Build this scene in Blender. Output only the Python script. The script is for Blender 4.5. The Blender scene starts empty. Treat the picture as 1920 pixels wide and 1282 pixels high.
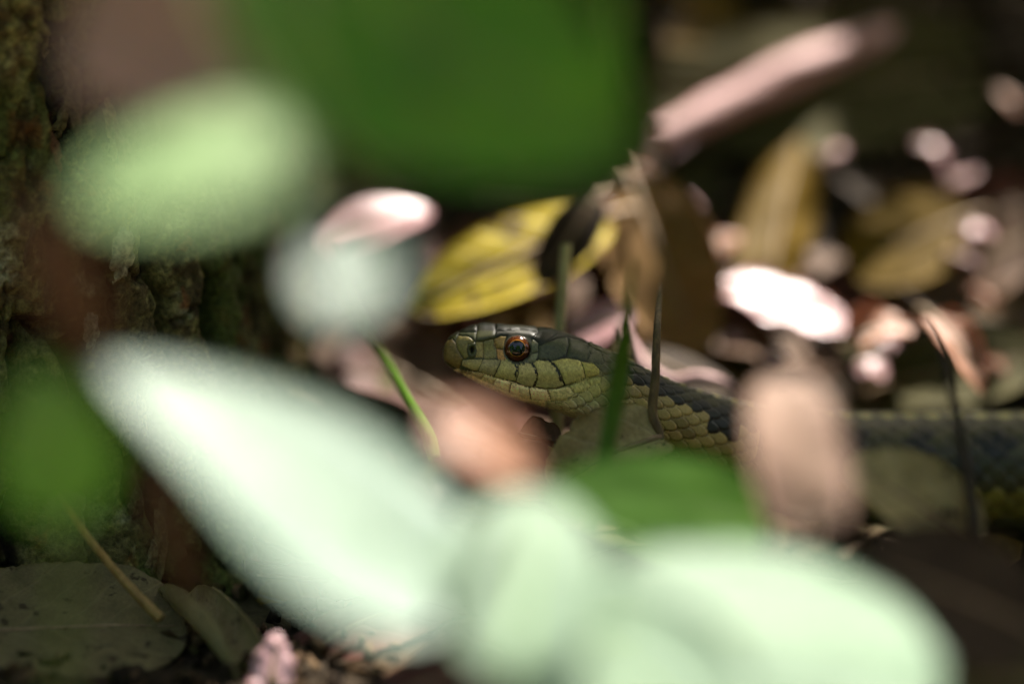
import bpy, math, random
import numpy as np
from mathutils import Vector, Matrix

MM = 0.001
R = math.radians
random.seed(7)
RNG = np.random.default_rng(11)
scn = bpy.context.scene
COL = scn.collection

# ------------------------------------------------------------------ camera
PITCH = R(14.0)
D0 = 600.0                      # mm, focus distance
FRAME_W = 135.0                 # mm, frame width at the focus distance
SC = FRAME_W / 1920.0           # mm per photo pixel at the focus distance
FWD = np.array([0, math.cos(PITCH), -math.sin(PITCH)])
UP = np.array([0, math.sin(PITCH), math.cos(PITCH)])
RIGHT = np.array([1.0, 0, 0])
FOC = np.array([0, 0, 35.0])    # point looked at, mm above the ground
CAM = FOC - FWD * D0

cam_d = bpy.data.cameras.new("camera")
cam = bpy.data.objects.new("camera", cam_d)
COL.objects.link(cam)
cam.location = Vector(CAM * MM)
cam.rotation_euler = (math.pi / 2 - PITCH, 0, 0)
cam_d.sensor_width = 36.0
cam_d.lens = 36.0 * D0 / FRAME_W
cam_d.clip_start = 0.01
cam_d.clip_end = 500.0
cam_d.dof.use_dof = True
cam_d.dof.focus_distance = D0 * MM
cam_d.dof.aperture_fstop = 4.0
cam_d.dof.aperture_blades = 0
scn.camera = cam

# ------------------------------------------------------------------ light
SUN_ELEV = R(55)
SUN_DIR = np.array([0.447 * math.cos(SUN_ELEV), 0.894 * math.cos(SUN_ELEV), math.sin(SUN_ELEV)])
SUN_DIR /= np.linalg.norm(SUN_DIR)
world = bpy.data.worlds.new("World")
scn.world = world
world.use_nodes = True
wn = world.node_tree
bg = wn.nodes["Background"]
sky = wn.nodes.new("ShaderNodeTexSky")
sky.sky_type = 'NISHITA'
sky.sun_disc = False
sky.sun_elevation = SUN_ELEV
sky.sun_rotation = math.atan2(SUN_DIR[0], SUN_DIR[1])
sky.air_density = 0.6
sky.dust_density = 5.0
sky.ozone_density = 0.0
wn.links.new(sky.outputs[0], bg.inputs[0])
bg.inputs[1].default_value = 0.11
sun_d = bpy.data.lights.new("sun", 'SUN')
sun_d.energy = 4.0
sun_d.angle = R(0.53)
sun_d.color = (1.0, 0.96, 0.92)
sun = bpy.data.objects.new("sun", sun_d)
COL.objects.link(sun)
sun.rotation_euler = Vector(SUN_DIR).to_track_quat('Z', 'Y').to_euler()
sun.location = (0.5, 1.0, 2.0)

scn.view_settings.view_transform = 'Standard'
scn.view_settings.look = 'None'
scn.view_settings.gamma = 1.0
scn.view_settings.exposure = 2.6
scn.view_settings.use_white_balance = True      # balanced for open shade
scn.view_settings.white_balance_temperature = 7000
scn.view_settings.white_balance_tint = 10
scn.render.engine = 'CYCLES'
scn.cycles.use_denoising = True
scn.cycles.max_bounces = 8
scn.cycles.sample_clamp_indirect = 6.0

# ------------------------------------------------------------------ helpers
def P(px, py, dz=0.0):
    """photo pixel + distance behind the focus plane (mm) -> world mm"""
    d = D0 + dz
    return CAM + RIGHT * ((px - 960) * SC * d / D0) + UP * ((641 - py) * SC * d / D0) + FWD * d

def cdir(r, u, t):
    """direction given as right / image-up / towards camera"""
    v = RIGHT * r + UP * u - FWD * t
    return v / np.linalg.norm(v)

def _h(ix, iy, iz, seed):
    m = 0xFFFFFFFF
    h = (ix.astype(np.int64) * 374761393 + iy.astype(np.int64) * 668265263 + iz.astype(np.int64) * 2147483647 + seed * 974711) & m
    h = ((h ^ (h >> 13)) * 1274126177) & m
    h = ((h ^ (h >> 16)) * 2246822519) & m
    return ((h ^ (h >> 15)) & 0xFFFFFF) / float(0xFFFFFF)

def vnoise(p, seed=0):
    p = np.asarray(p, float)
    i = np.floor(p).astype(np.int64)
    f = p - i
    f = f * f * (3 - 2 * f)
    out = 0
    for dx in (0, 1):
        for dy in (0, 1):
            for dz in (0, 1):
                w = (f[..., 0] if dx else 1 - f[..., 0]) * (f[..., 1] if dy else 1 - f[..., 1]) * (f[..., 2] if dz else 1 - f[..., 2])
                out = out + w * _h(i[..., 0] + dx, i[..., 1] + dy, i[..., 2] + dz, seed)
    return out * 2 - 1

def fbm(p, octv=4, seed=0, gain=0.5):
    p = np.asarray(p, float)
    a, s, o = 1.0, 0.0, 0.0
    for k in range(octv):
        s = s + a * vnoise(p, seed + k * 17)
        o += a
        a *= gain
        p = p * 2.03
    return s / o

def worley(p, seed=0):
    p = np.asarray(p, float)
    i = np.floor(p).astype(np.int64)
    f1 = np.full(p.shape[:-1], 9.0)
    f2 = np.full(p.shape[:-1], 9.0)
    cid = np.zeros(p.shape[:-1])
    for dx in (-1, 0, 1):
        for dy in (-1, 0, 1):
            for dz in (-1, 0, 1):
                c = i + np.array([dx, dy, dz])
                q = np.stack([_h(c[..., 0], c[..., 1], c[..., 2], seed + k) for k in (1, 2, 3)], -1) + c
                d = np.linalg.norm(q - p, axis=-1)
                rid = _h(c[..., 0], c[..., 1], c[..., 2], seed + 9)
                near = d < f1
                f2 = np.where(near, f1, np.minimum(f2, d))
                cid = np.where(near, rid, cid)
                f1 = np.where(near, d, f1)
    return f1, f2, cid

def sstep(a, b, x):
    t = np.clip((np.asarray(x, float) - a) / (b - a), 0, 1)
    return t * t * (3 - 2 * t)

def mesh_from(name, verts, faces, col=None, luv=None, smooth=True):
    """verts in mm; faces list/array of quads or tris"""
    me = bpy.data.meshes.new(name)
    v = np.asarray(verts, np.float32).reshape(-1, 3) * MM
    if isinstance(faces, np.ndarray):
        n, k = faces.shape
        me.vertices.add(len(v)); me.vertices.foreach_set("co", v.ravel())
        me.loops.add(n * k); me.loops.foreach_set("vertex_index", faces.astype(np.int32).ravel())
        me.polygons.add(n)
        me.polygons.foreach_set("loop_start", np.arange(0, n * k, k, dtype=np.int32))
        me.update(calc_edges=True)
        me.validate()
    else:
        me.from_pydata([tuple(x) for x in v], [], faces)
        me.update()
    if smooth:
        me.polygons.foreach_set("use_smooth", [True] * len(me.polygons))
    if col is not None:
        a = me.attributes.new("Col", 'FLOAT_COLOR', 'POINT')
        c = np.ones((len(v), 4), np.float32)
        c[:, :3] = np.asarray(col).reshape(-1, 3)
        a.data.foreach_set("color", c.ravel())
    if luv is not None:
        a = me.attributes.new("luv", 'FLOAT_VECTOR', 'POINT')
        a.data.foreach_set("vector", np.asarray(luv, np.float32).ravel())
    return me

def grid_faces(nu, nv, close_v=False, flip=False):
    iu = np.arange(nu - 1)[:, None]
    jv = np.arange(nv if close_v else nv - 1)[None, :]
    j2 = (jv + 1) % nv
    a, b, c, d = iu * nv + jv, iu * nv + j2, (iu + 1) * nv + j2, (iu + 1) * nv + jv
    q = np.stack(np.broadcast_arrays(a, b, c, d), -1).reshape(-1, 4)
    return q[:, ::-1].copy() if flip else q

def link(name, me, mt=None, parent=None, mw=None):
    o = bpy.data.objects.new(name, me)
    COL.objects.link(o)
    if mt is not None:
        if len(me.materials) == 0:
            me.materials.append(mt)
    if parent is not None:
        o.parent = parent
    if mw is not None:
        o.matrix_world = mw
    return o

def tag(o, label, cat, group=None, kind=None):
    if label: o["label"] = label
    if cat: o["category"] = cat
    if group: o["group"] = group
    if kind: o["kind"] = kind
    return o

def empty(name, loc_mm, label, cat, group=None):
    o = bpy.data.objects.new(name, None)
    o.empty_display_size = 0.005
    COL.objects.link(o)
    o.location = Vector(np.asarray(loc_mm) * MM)
    return tag(o, label, cat, group)

def catmull(pts, n):
    pts = np.asarray(pts, float)
    p = np.vstack([2 * pts[0] - pts[1], pts, 2 * pts[-1] - pts[-2]])
    seg = len(pts) - 1
    t = np.linspace(0, seg, n)
    k = np.minimum(t.astype(int), seg - 1)
    f = (t - k)[:, None]
    a, b, c, d = p[k], p[k + 1], p[k + 2], p[k + 3]
    return 0.5 * (2 * b + (c - a) * f + (2 * a - 5 * b + 4 * c - d) * f ** 2 + (3 * b - a - 3 * c + d) * f ** 3)

def tube_mesh(name, pts, radii, n=24, k=8, rough=0.0, seed=0, flat=1.0, flatdir=None, col=None):
    """tapered tube through pts (world or local mm); flat<1 squashes it along flatdir"""
    c = catmull(pts, n)
    r = np.interp(np.linspace(0, 1, n), np.linspace(0, 1, len(radii)), radii)
    T = np.gradient(c, axis=0)
    T /= np.linalg.norm(T, axis=1)[:, None] + 1e-9
    ref = np.array([0, 0, 1.0]) if flatdir is None else np.asarray(flatdir, float)
    if abs(np.dot(T[n // 2], ref)) > 0.95:
        ref = np.array([1.0, 0, 0])
    N = ref - T * (T @ ref)[:, None]
    N /= np.linalg.norm(N, axis=1)[:, None] + 1e-9
    B = np.cross(T, N)
    a = np.linspace(0, 2 * math.pi, k, endpoint=False)
    rr = r[:, None] * np.ones(k)[None]
    if rough:
        q = np.stack([np.cos(a)[None] * 1.5 + 0 * rr, np.sin(a)[None] * 1.5 + 0 * rr, np.linspace(0, n / 3.0, n)[:, None] + 0 * rr], -1)
        rr = rr * (1 + rough * fbm(q, 3, seed))
    v = c[:, None] + N[:, None] * (rr * np.cos(a) * flat)[..., None] + B[:, None] * (rr * np.sin(a))[..., None]
    vv = np.vstack([v.reshape(-1, 3), c[0], c[-1]])
    f = grid_faces(n, k, True).tolist()
    i0, i1 = n * k, n * k + 1
    for j in range(k):
        f.append([i0, (j + 1) % k, j])
        f.append([i1, (n - 1) * k + j, (n - 1) * k + (j + 1) % k])
    return mesh_from(name, vv, f, col=col)

# ------------------------------------------------------------------ materials
class NT:
    def __init__(self, name):
        self.m = bpy.data.materials.new(name)
        self.m.use_nodes = True
        self.t = self.m.node_tree
        self.b = self.t.nodes["Principled BSDF"]
        self.out = self.t.nodes["Material Output"]
    def n(self, typ, **kw):
        x = self.t.nodes.new(typ)
        for k, v in kw.items():
            setattr(x, k, v)
        return x
    def l(self, a, b):
        self.t.links.new(a, b)
    def noise(self, vec, scale, detail=4, rough=0.6):
        x = self.n("ShaderNodeTexNoise")
        x.inputs["Scale"].default_value = scale
        x.inputs["Detail"].default_value = detail
        x.inputs["Roughness"].default_value = rough
        if vec is not None: self.l(vec, x.inputs["Vector"])
        return x.outputs["Fac"]
    def ramp(self, fac, stops):
        x = self.n("ShaderNodeValToRGB")
        e = x.color_ramp.elements
        while len(e) < len(stops): e.new(0.5)
        for k, (p, c) in enumerate(stops):
            e[k].position = p
            e[k].color = (c[0], c[1], c[2], 1) if not np.isscalar(c) else (c, c, c, 1)
        self.l(fac, x.inputs["Fac"])
        return x.outputs["Color"]
    def mix(self, fac, a, b, mode='MIX'):
        x = self.n("ShaderNodeMix", data_type='RGBA', blend_type=mode)
        for s, v in ((0, fac), (6, a), (7, b)):
            if hasattr(v, "is_linked") or hasattr(v, "node"): self.l(v, x.inputs[s])
            elif s == 0: x.inputs[0].default_value = v
            else: x.inputs[s].default_value = (v[0], v[1], v[2], 1)
        return x.outputs[2]
    def attr(self, name):
        x = self.n("ShaderNodeAttribute", attribute_name=name)
        return x
    def bump(self, h, dist_mm, strength=1.0):
        x = self.n("ShaderNodeBump")
        x.inputs["Strength"].default_value = strength
        x.inputs["Distance"].default_value = dist_mm * MM
        self.l(h, x.inputs["Height"])
        self.l(x.outputs[0], self.b.inputs["Normal"])
        return x.outputs[0]
    def translucent(self, color, fac, normal=None):
        tr = self.n("ShaderNodeBsdfTranslucent")
        if hasattr(color, "node"): self.l(color, tr.inputs["Color"])
        else: tr.inputs["Color"].default_value = (*color, 1)
        ms = self.n("ShaderNodeMixShader")
        ms.inputs[0].default_value = fac
        self.l(self.b.outputs[0], ms.inputs[1])
        self.l(tr.outputs[0], ms.inputs[2])
        self.l(ms.outputs[0], self.out.inputs["Surface"])

def vmath(nt, op, a, b):
    x = nt.n("ShaderNodeMath", operation=op)
    for k, v in ((0, a), (1, b)):
        if hasattr(v, "node"): nt.l(v, x.inputs[k])
        else: x.inputs[k].default_value = v
    return x.outputs[0]

def leaf_material(name, c_dark, c_light, vein, rough=0.55, trans=0.25, tcol=None, spots=None, spec=0.28, mott=260, bump=0.12, coat=0.0):
    nt = NT(name)
    at = nt.attr("luv").outputs["Vector"]
    oi = nt.n("ShaderNodeObjectInfo").outputs["Random"]
    sep = nt.n("ShaderNodeSeparateXYZ"); nt.l(at, sep.inputs[0])
    off = nt.n("ShaderNodeCombineXYZ"); nt.l(oi, off.inputs[2])
    add = nt.n("ShaderNodeVectorMath", operation='ADD'); nt.l(at, add.inputs[0]); nt.l(off.outputs[0], add.inputs[1])
    v = add.outputs[0]
    n1 = nt.noise(v, mott, 5, 0.65)
    base = nt.mix(nt.ramp(n1, [(0.32, 0.0), (0.68, 1.0)]), c_dark, c_light)
    n2 = nt.noise(v, mott * 9, 3, 0.7)
    base = nt.mix(nt.ramp(n2, [(0.35, 0.35), (0.6, 0.0)]), base, tuple(x * 0.45 for x in c_dark))
    # side veins running obliquely from the midrib
    ay = vmath(nt, 'ABSOLUTE', sep.outputs[1], 0.0)
    ph = vmath(nt, 'SUBTRACT', sep.outputs[0], vmath(nt, 'MULTIPLY', ay, 1.1))
    wob = vmath(nt, 'MULTIPLY', nt.noise(v, 120, 2), 0.004)
    fr = vmath(nt, 'FRACT', vmath(nt, 'MULTIPLY', vmath(nt, 'ADD', ph, wob), 170.0), 0)
    dv = vmath(nt, 'ABSOLUTE', vmath(nt, 'SUBTRACT', fr, 0.5), 0)
    vm = nt.ramp(dv, [(0.0, 1.0), (0.09, 0.0)])
    base = nt.mix(vmath(nt, 'MULTIPLY', vm, 0.45), base, vein)
    if spots:
        sp, thr, scl = spots
        base = nt.mix(nt.ramp(nt.noise(v, scl, 3, 0.55), [(thr, 0.0), (thr + 0.06, 1.0)]), base, sp)
    nt.l(base, nt.b.inputs["Base Color"])
    nt.b.inputs["Roughness"].default_value = rough
    nt.b.inputs["Specular IOR Level"].default_value = spec
    nt.b.inputs["Coat Weight"].default_value = coat
    nt.b.inputs["Coat Roughness"].default_value = 0.3
    hgt = vmath(nt, 'ADD', vmath(nt, 'MULTIPLY', vm, 0.8), nt.noise(v, 1800, 4, 0.7))
    nt.bump(hgt, bump, 0.8)
    if trans:
        tc = base if tcol is None else nt.mix(0.55, base, tcol)
        nt.translucent(tc, trans)
    return nt.m

def fibre_material(name, c1, c2, rough=0.6, scale=900, stretch=0.08, trans=0):
    nt = NT(name)
    tc = nt.n("ShaderNodeTexCoord").outputs["Object"]
    mp = nt.n("ShaderNodeMapping"); nt.l(tc, mp.inputs[0])
    mp.inputs["Scale"].default_value = (1, 1, stretch)
    n1 = nt.noise(mp.outputs[0], scale, 5, 0.7)
    n2 = nt.noise(tc, 90, 3, 0.6)
    c = nt.mix(nt.ramp(n1, [(0.35, 0.0), (0.65, 1.0)]), c1, c2)
    c = nt.mix(nt.ramp(n2, [(0.4, 0.5), (0.62, 0.0)]), c, tuple(x * 0.5 for x in c1))
    nt.l(c, nt.b.inputs["Base Color"])
    nt.b.inputs["Roughness"].default_value = rough
    nt.b.inputs["Specular IOR Level"].default_value = 0.25
    nt.bump(n1, 0.15, 0.8)
    if trans: nt.translucent(c, trans)
    return nt.m

def col_material(name, rough, spec=0.5, bscale=2500, bdist=0.05, var=0.25, vscale=1500, coat=0.0, coat_rough=0.3):
    nt = NT(name)
    c = nt.attr("Col").outputs["Color"]
    tc = nt.n("ShaderNodeTexCoord").outputs["Object"]
    n1 = nt.noise(tc, vscale, 4, 0.7)
    g = nt.ramp(n1, [(0.3, 1 - var), (0.7, 1 + var)])
    c2 = nt.mix(1.0, c, g, 'MULTIPLY')
    nt.l(c2, nt.b.inputs["Base Color"])
    nt.b.inputs["Roughness"].default_value = rough
    nt.b.inputs["Specular IOR Level"].default_value = spec
    nt.b.inputs["Coat Weight"].default_value = coat
    nt.b.inputs["Coat Roughness"].default_value = coat_rough
    nt.bump(nt.noise(tc, bscale, 4, 0.7), bdist, 0.8)
    return nt.m

M = {}
M["soil"] = col_material("soil", 0.95, 0.08, 700, 0.8, 0.4, 400)
M["bark"] = col_material("bark", 0.88, 0.15, 1300, 0.9, 0.75, 1300)
M["skin"] = col_material("snake_skin", 0.44, 0.27, 5200, 0.025, 0.25, 3500, coat=0.06, coat_rough=0.25)
M["green"] = leaf_material("green_leaf", (0.03, 0.105, 0.018), (0.095, 0.23, 0.022), (0.08, 0.18, 0.03), 0.45, 0.38, (0.09, 0.33, 0.02), spec=0.3, mott=90)
M["pale"] = leaf_material("pale_glossy_leaf", (0.13, 0.205, 0.155), (0.175, 0.26, 0.205), (0.2, 0.28, 0.22), 0.5, 0.22, (0.20, 0.38, 0.16), spec=0.5)
M["palemint"] = leaf_material("pale_mint_leaf", (0.10, 0.175, 0.105), (0.15, 0.24, 0.155), (0.16, 0.24, 0.15), 0.62, 0.24, (0.18, 0.36, 0.13), spec=0.28, mott=80)
M["mint"] = leaf_material("yellow_green_leaf", (0.14, 0.23, 0.085), (0.19, 0.29, 0.12), (0.2, 0.3, 0.14), 0.6, 0.25, (0.26, 0.45, 0.12), spec=0.3)
M["lime"] = leaf_material("lime_leaf", (0.09, 0.19, 0.045), (0.13, 0.24, 0.065), (0.22, 0.34, 0.12), 0.36, 0.40, (0.26, 0.50, 0.09), spec=0.55)
M["deepgreen"] = leaf_material("deep_green_leaf", (0.05, 0.15, 0.006), (0.065, 0.18, 0.008), (0.07, 0.17, 0.012), 0.6, 0.35, (0.12, 0.38, 0.01), spec=0.2, bump=0.05)
M["khaki"] = leaf_material("khaki_dead_leaf", (0.19, 0.15, 0.06), (0.32, 0.26, 0.12), (0.26, 0.22, 0.12), 0.8, 0.08, spots=((0.05, 0.035, 0.015), 0.62, 420), spec=0.25)
M["brown"] = leaf_material("brown_dead_leaf", (0.055, 0.030, 0.016), (0.12, 0.066, 0.036), (0.13, 0.075, 0.045), 0.6, 0.18, (0.35, 0.15, 0.06), spec=0.1)
M["dark"] = leaf_material("dark_dead_leaf", (0.018, 0.011, 0.006), (0.042, 0.027, 0.014), (0.045, 0.03, 0.015), 0.7, 0.1, spec=0.1)
M["olive"] = leaf_material("olive_dead_leaf", (0.038, 0.035, 0.009), (0.07, 0.06, 0.018), (0.075, 0.062, 0.025), 0.7, 0.15, spec=0.1)
M["caramel"] = leaf_material("caramel_dead_leaf", (0.15, 0.075, 0.018), (0.24, 0.13, 0.035), (0.25, 0.14, 0.05), 0.65, 0.2, (0.4, 0.18, 0.04), spec=0.15)
M["dusk"] = leaf_material("dull_khaki_dead_leaf", (0.085, 0.068, 0.028), (0.15, 0.122, 0.055), (0.16, 0.13, 0.06), 0.8, 0.08, spots=((0.04, 0.028, 0.012), 0.6, 420), spec=0.2)
M["maroon"] = leaf_material("maroon_dead_leaf", (0.045, 0.018, 0.013), (0.095, 0.042, 0.032), (0.10, 0.05, 0.04), 0.55, 0.2, (0.3, 0.09, 0.05), spec=0.1)
M["amber"] = leaf_material("amber_dead_leaf", (0.06, 0.034, 0.008), (0.12, 0.07, 0.016), (0.13, 0.08, 0.02), 0.55, 0.2, (0.35, 0.16, 0.03), spec=0.1)
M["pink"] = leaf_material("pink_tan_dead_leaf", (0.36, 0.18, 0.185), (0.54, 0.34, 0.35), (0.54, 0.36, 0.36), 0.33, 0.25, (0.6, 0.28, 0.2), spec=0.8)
M["rust"] = leaf_material("rust_dead_leaf", (0.24, 0.10, 0.055), (0.36, 0.17, 0.09), (0.38, 0.2, 0.12), 0.5, 0.35, (0.62, 0.20, 0.08), spec=0.5)
M["ochre"] = leaf_material("ochre_dead_leaf", (0.085, 0.050, 0.003), (0.14, 0.084, 0.006), (0.25, 0.17, 0.05), 0.6, 0.25, (0.4, 0.22, 0.03), spec=0.08)
M["tan"] = leaf_material("tan_dead_leaf", (0.25, 0.145, 0.10), (0.35, 0.22, 0.155), (0.36, 0.27, 0.19), 0.6, 0.2, (0.45, 0.28, 0.16))
M["yellow"] = leaf_material("yellow_fallen_leaf", (0.48, 0.35, 0.008), (0.60, 0.47, 0.010), (0.40, 0.30, 0.03), 0.5, 0.35, (0.6, 0.46, 0.02), spots=((0.10, 0.055, 0.015), 0.535, 210))
M["rib"] = fibre_material("leaf_rib", (0.14, 0.09, 0.045), (0.26, 0.18, 0.10))
M["greenrib"] = fibre_material("green_leaf_rib", (0.12, 0.22, 0.05), (0.2, 0.32, 0.1), 0.5)
M["stem"] = fibre_material("green_stem", (0.10, 0.16, 0.04), (0.17, 0.23, 0.07), 0.55)
M["twig"] = fibre_material("dark_twig", (0.05, 0.034, 0.015), (0.16, 0.11, 0.045), 0.75, 1500, 0.06)
M["black"] = fibre_material("blackened_twig", (0.012, 0.009, 0.006), (0.035, 0.025, 0.015), 0.8)
M["straw"] = fibre_material("straw_stalk", (0.20, 0.12, 0.03), (0.36, 0.24, 0.08), 0.6, 1400, 0.05)
M["khakistem"] = fibre_material("khaki_stem", (0.22, 0.19, 0.075), (0.36, 0.32, 0.14), 0.65, 1400, 0.05)
M["pinkwood"] = fibre_material("bare_pinkish_wood", (0.30, 0.16, 0.15), (0.46, 0.28, 0.27), 0.6, 600, 0.1)
M["grass"] = fibre_material("grass_blade", (0.10, 0.22, 0.025), (0.17, 0.32, 0.05), 0.4, 1200, 0.04, trans=0.45)
M["grassdark"] = fibre_material("dark_grass_blade", (0.055, 0.14, 0.012), (0.095, 0.20, 0.025), 0.45, 1200, 0.04, trans=0.35)

# ------------------------------------------------------------------ terrain
def terrain(x, y):
    x = np.asarray(x, float); y = np.asarray(y, float)
    yb = y - 34 - 10 * np.sin(x / 55.0)
    bank = 0.5 * (np.sqrt(yb ** 2 + 18 ** 2) + yb) * 0.92
    bank = 190 * np.tanh(bank / 190)
    p = np.stack([x / 45, y / 45, 0 * x], -1)
    near = np.exp(-(x ** 2 + y ** 2) / 900.0 ** 2)
    far = (1 - near) * 120 * vnoise(np.stack([x / 1800, y / 1800, 0 * x + 3], -1), 5)
    return bank + 3.0 * fbm(p, 3, 21) - 3 + far

def ground_axis(fine, step):
    inner = np.arange(-fine, fine + step, step)
    outer = fine + step * np.cumsum(1.18 ** np.arange(1, 46))
    return np.concatenate([-outer[::-1], inner, outer])
gx = ground_axis(130, 1.6); gy = ground_axis(150, 1.6)
GX, GY = np.meshgrid(gx, gy, indexing='ij')
near = np.exp(-(GX ** 2 + GY ** 2) / 260.0 ** 2)
GZ = terrain(GX, GY) + near * (1.6 * fbm(np.stack([GX / 7, GY / 7, 0 * GX], -1), 4, 3) + 0.0)
f1, f2, cid = worley(np.stack([GX / 6, GY / 6, GZ * 0 + 0.5], -1), 40)
GZ = GZ + near * 1.6 * (0.6 - f1) * (cid > 0.35)
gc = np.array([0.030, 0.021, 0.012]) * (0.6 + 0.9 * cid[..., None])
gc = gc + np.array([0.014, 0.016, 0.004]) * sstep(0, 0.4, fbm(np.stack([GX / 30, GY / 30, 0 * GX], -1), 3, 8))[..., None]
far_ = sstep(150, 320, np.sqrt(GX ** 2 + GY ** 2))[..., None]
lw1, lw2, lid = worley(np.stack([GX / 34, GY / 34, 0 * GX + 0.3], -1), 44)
gl = np.array([0.25, 0.165, 0.10]) * (0.45 + 0.9 * lid[..., None])  # tan litter colour out of frame, added to bounce warm light
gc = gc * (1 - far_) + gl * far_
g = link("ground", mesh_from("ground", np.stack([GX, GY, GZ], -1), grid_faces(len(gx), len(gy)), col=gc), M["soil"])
tag(g, "dark forest soil and leaf litter rising into a low bank", None, kind="structure")

def gdz(px, py):
    """distance behind the focus plane at which the pixel's line of sight meets the ground"""
    d = np.arange(-60, 160, 1.0)
    p = np.array([P(px, py, k) for k in d])
    hit = p[:, 2] < terrain(p[:, 0], p[:, 1])
    return float(d[np.argmax(hit)]) if hit.any() else 160.0

# ------------------------------------------------------------------ leaves
TARGETS = []      # world points that the sun reaches through the leaves overhead: (point, radius)

def blade(L, W, a=0.55, b=0.8, nu=26, nv=15, fold=0.15, bend=0.4, roll=0.0, wave=0.06, jag=0.0, th=0.22, seed=0, fine=0.0, skew=0.0):
    """leaf blade in its own frame: x from base to tip, y across, z the upper side. Returns verts, faces, luv, centre line"""
    t = np.linspace(0, 1, nu); s = np.linspace(-1, 1, nv)
    prof = (t + 1e-4) ** a * (1 - t + 1e-4) ** b
    prof /= prof.max()
    T, S = np.meshgrid(t, s, indexing='ij')
    hw = 0.5 * W * np.maximum(prof, 0.012)[:, None]
    if jag:
        e = fbm(np.stack([T * 9, np.sign(S) * 3, 0 * T + seed], -1), 4, seed + 5, 0.7)
        hw = hw * (1 + jag * e * np.abs(S))
    y = S * hw
    x = T * L
    th_l = bend * (T - 0.35)
    xs = np.cumsum(np.cos(bend * (t - 0.35))) * L / nu
    zs = -np.cumsum(np.sin(bend * (t - 0.35))) * L / nu
    z = np.abs(y) * math.tan(fold)
    if abs(roll) > 1e-3:
        rad = (W / 2) / roll
        ang = y / rad
        y2 = rad * np.sin(ang); z = z + rad * (1 - np.cos(ang))
    else:
        y2 = y
    q = np.stack([x / L * 2.4, y / W * 2.4, 0 * x + seed * 1.7], -1)
    z = z + wave * W * fbm(q, 3, seed) * (0.35 + np.abs(S))
    if fine:
        z = z + fine * fbm(np.stack([x / 2.0, y / 2.0, 0 * x], -1), 4, seed + 3, 0.6)
    X = xs[:, None] + z * np.sin(th_l)
    Z = zs[:, None] + z * np.cos(th_l)
    Y = y2 + skew * L * T * T
    top = np.stack([X, Y, Z], -1)
    du = np.gradient(top, axis=0); dv = np.gradient(top, axis=1)
    nrm = np.cross(du, dv); nrm /= np.linalg.norm(nrm, axis=-1)[..., None] + 1e-9
    bot = top - nrm * th
    v = np.vstack([top.reshape(-1, 3), bot.reshape(-1, 3)])
    n0 = nu * nv
    F = [grid_faces(nu, nv, flip=True), grid_faces(nu, nv) + n0]
    i = np.arange(nu - 1) * nv
    F.append(np.stack([i, i + nv, i + nv + n0, i + n0], -1))
    i = i + nv - 1
    F.append(np.stack([i + n0, i + nv + n0, i + nv, i], -1))
    j = np.arange(nv - 1)
    F.append(np.stack([j + n0, j + 1 + n0, j + 1, j], -1))
    j = j + (nu - 1) * nv
    F.append(np.stack([j, j + 1, j + 1 + n0, j + n0], -1))
    luv = np.stack([x, y, 0 * x + seed], -1).reshape(-1, 3) * MM
    luv[:, 2] = seed * 0.37
    c = top[:, nv // 2] - nrm[:, nv // 2] * th * 0.5
    return v, np.vstack(F)[:, ::-1].copy(), np.vstack([luv, luv]), c

def frame(base, tip, nrm):
    x = tip - base; L = np.linalg.norm(x); x = x / L
    n = nrm - x * np.dot(nrm, x); n /= np.linalg.norm(n)
    y = np.cross(n, x)
    m = Matrix(((x[0], y[0], n[0], base[0] * MM), (x[1], y[1], n[1], base[1] * MM), (x[2], y[2], n[2], base[2] * MM), (0, 0, 0, 1)))
    return m, L

def sun_on(v, mw, lit, rad):
    """lit: (t0,t1) stretch of the blade that catches the sun"""
    pts = (np.array(mw.to_3x3()) @ v.T).T + np.array(mw.translation) / MM
    n = len(pts) // 2
    t = np.linspace(0, 1, n)
    sel = pts[:n][(t >= lit[0]) & (t <= lit[1])]
    for p in sel[::3]:
        TARGETS.append((p, rad))

def fallen_leaf(base, tip, W, mt, nrm, label, lit=None, rad=2.5, name="dead_leaf", group=None, pet=0.15, petbend=0.4, ribm="rib", pr=0.5, lift=9, rim=False, **kw):
    if base[2] > 25:        # lies on the bank
        base = (base[0], base[1], min(base[2], gdz(base[0], base[1]) - lift))
        tip = (tip[0], tip[1], min(tip[2], gdz(tip[0], tip[1]) - lift - 1))
    b, t = P(*base), P(*tip)
    mw, L = frame(b, t, cdir(*nrm))
    v, f, luv, c = blade(L, W, **kw)
    e = empty(name, (0, 0, 0), label, "leaf", group)
    e.matrix_world = mw
    link("blade", mesh_from("blade", v, f, luv=luv), M[mt], e)
    link("midrib", tube_mesh("midrib", c[1:-1:3] + np.array([0, 0, 0.02]), [pr, pr * 0.3], 18, 6), M[ribm], e)
    if pet:
        d = c[0] - c[2]; d /= np.linalg.norm(d)
        pts = [c[1], c[0] + d * L * pet * 0.5 + np.array([0, 0, -petbend * L * pet * 0.2]), c[0] + d * L * pet + np.array([0, 0, -petbend * L * pet])]
        link("petiole", tube_mesh("petiole", pts, [pr * 1.0, pr * 0.9, pr * 1.3], 10, 6), M[ribm], e)
    if lit: sun_on(v, mw, lit, rad)
    if rim:                     # only the far edge of the blade catches the sun
        n_u, n_v = kw.get('nu', 26), kw.get('nv', 15)
        edge_ = v[:n_u * n_v].reshape(n_u, n_v, 3)[:, -1]
        for p_ in (np.array(mw.to_3x3()) @ edge_.T).T + np.array(mw.translation) / MM:
            TARGETS.append((p_, 0.9))
    return e

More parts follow.
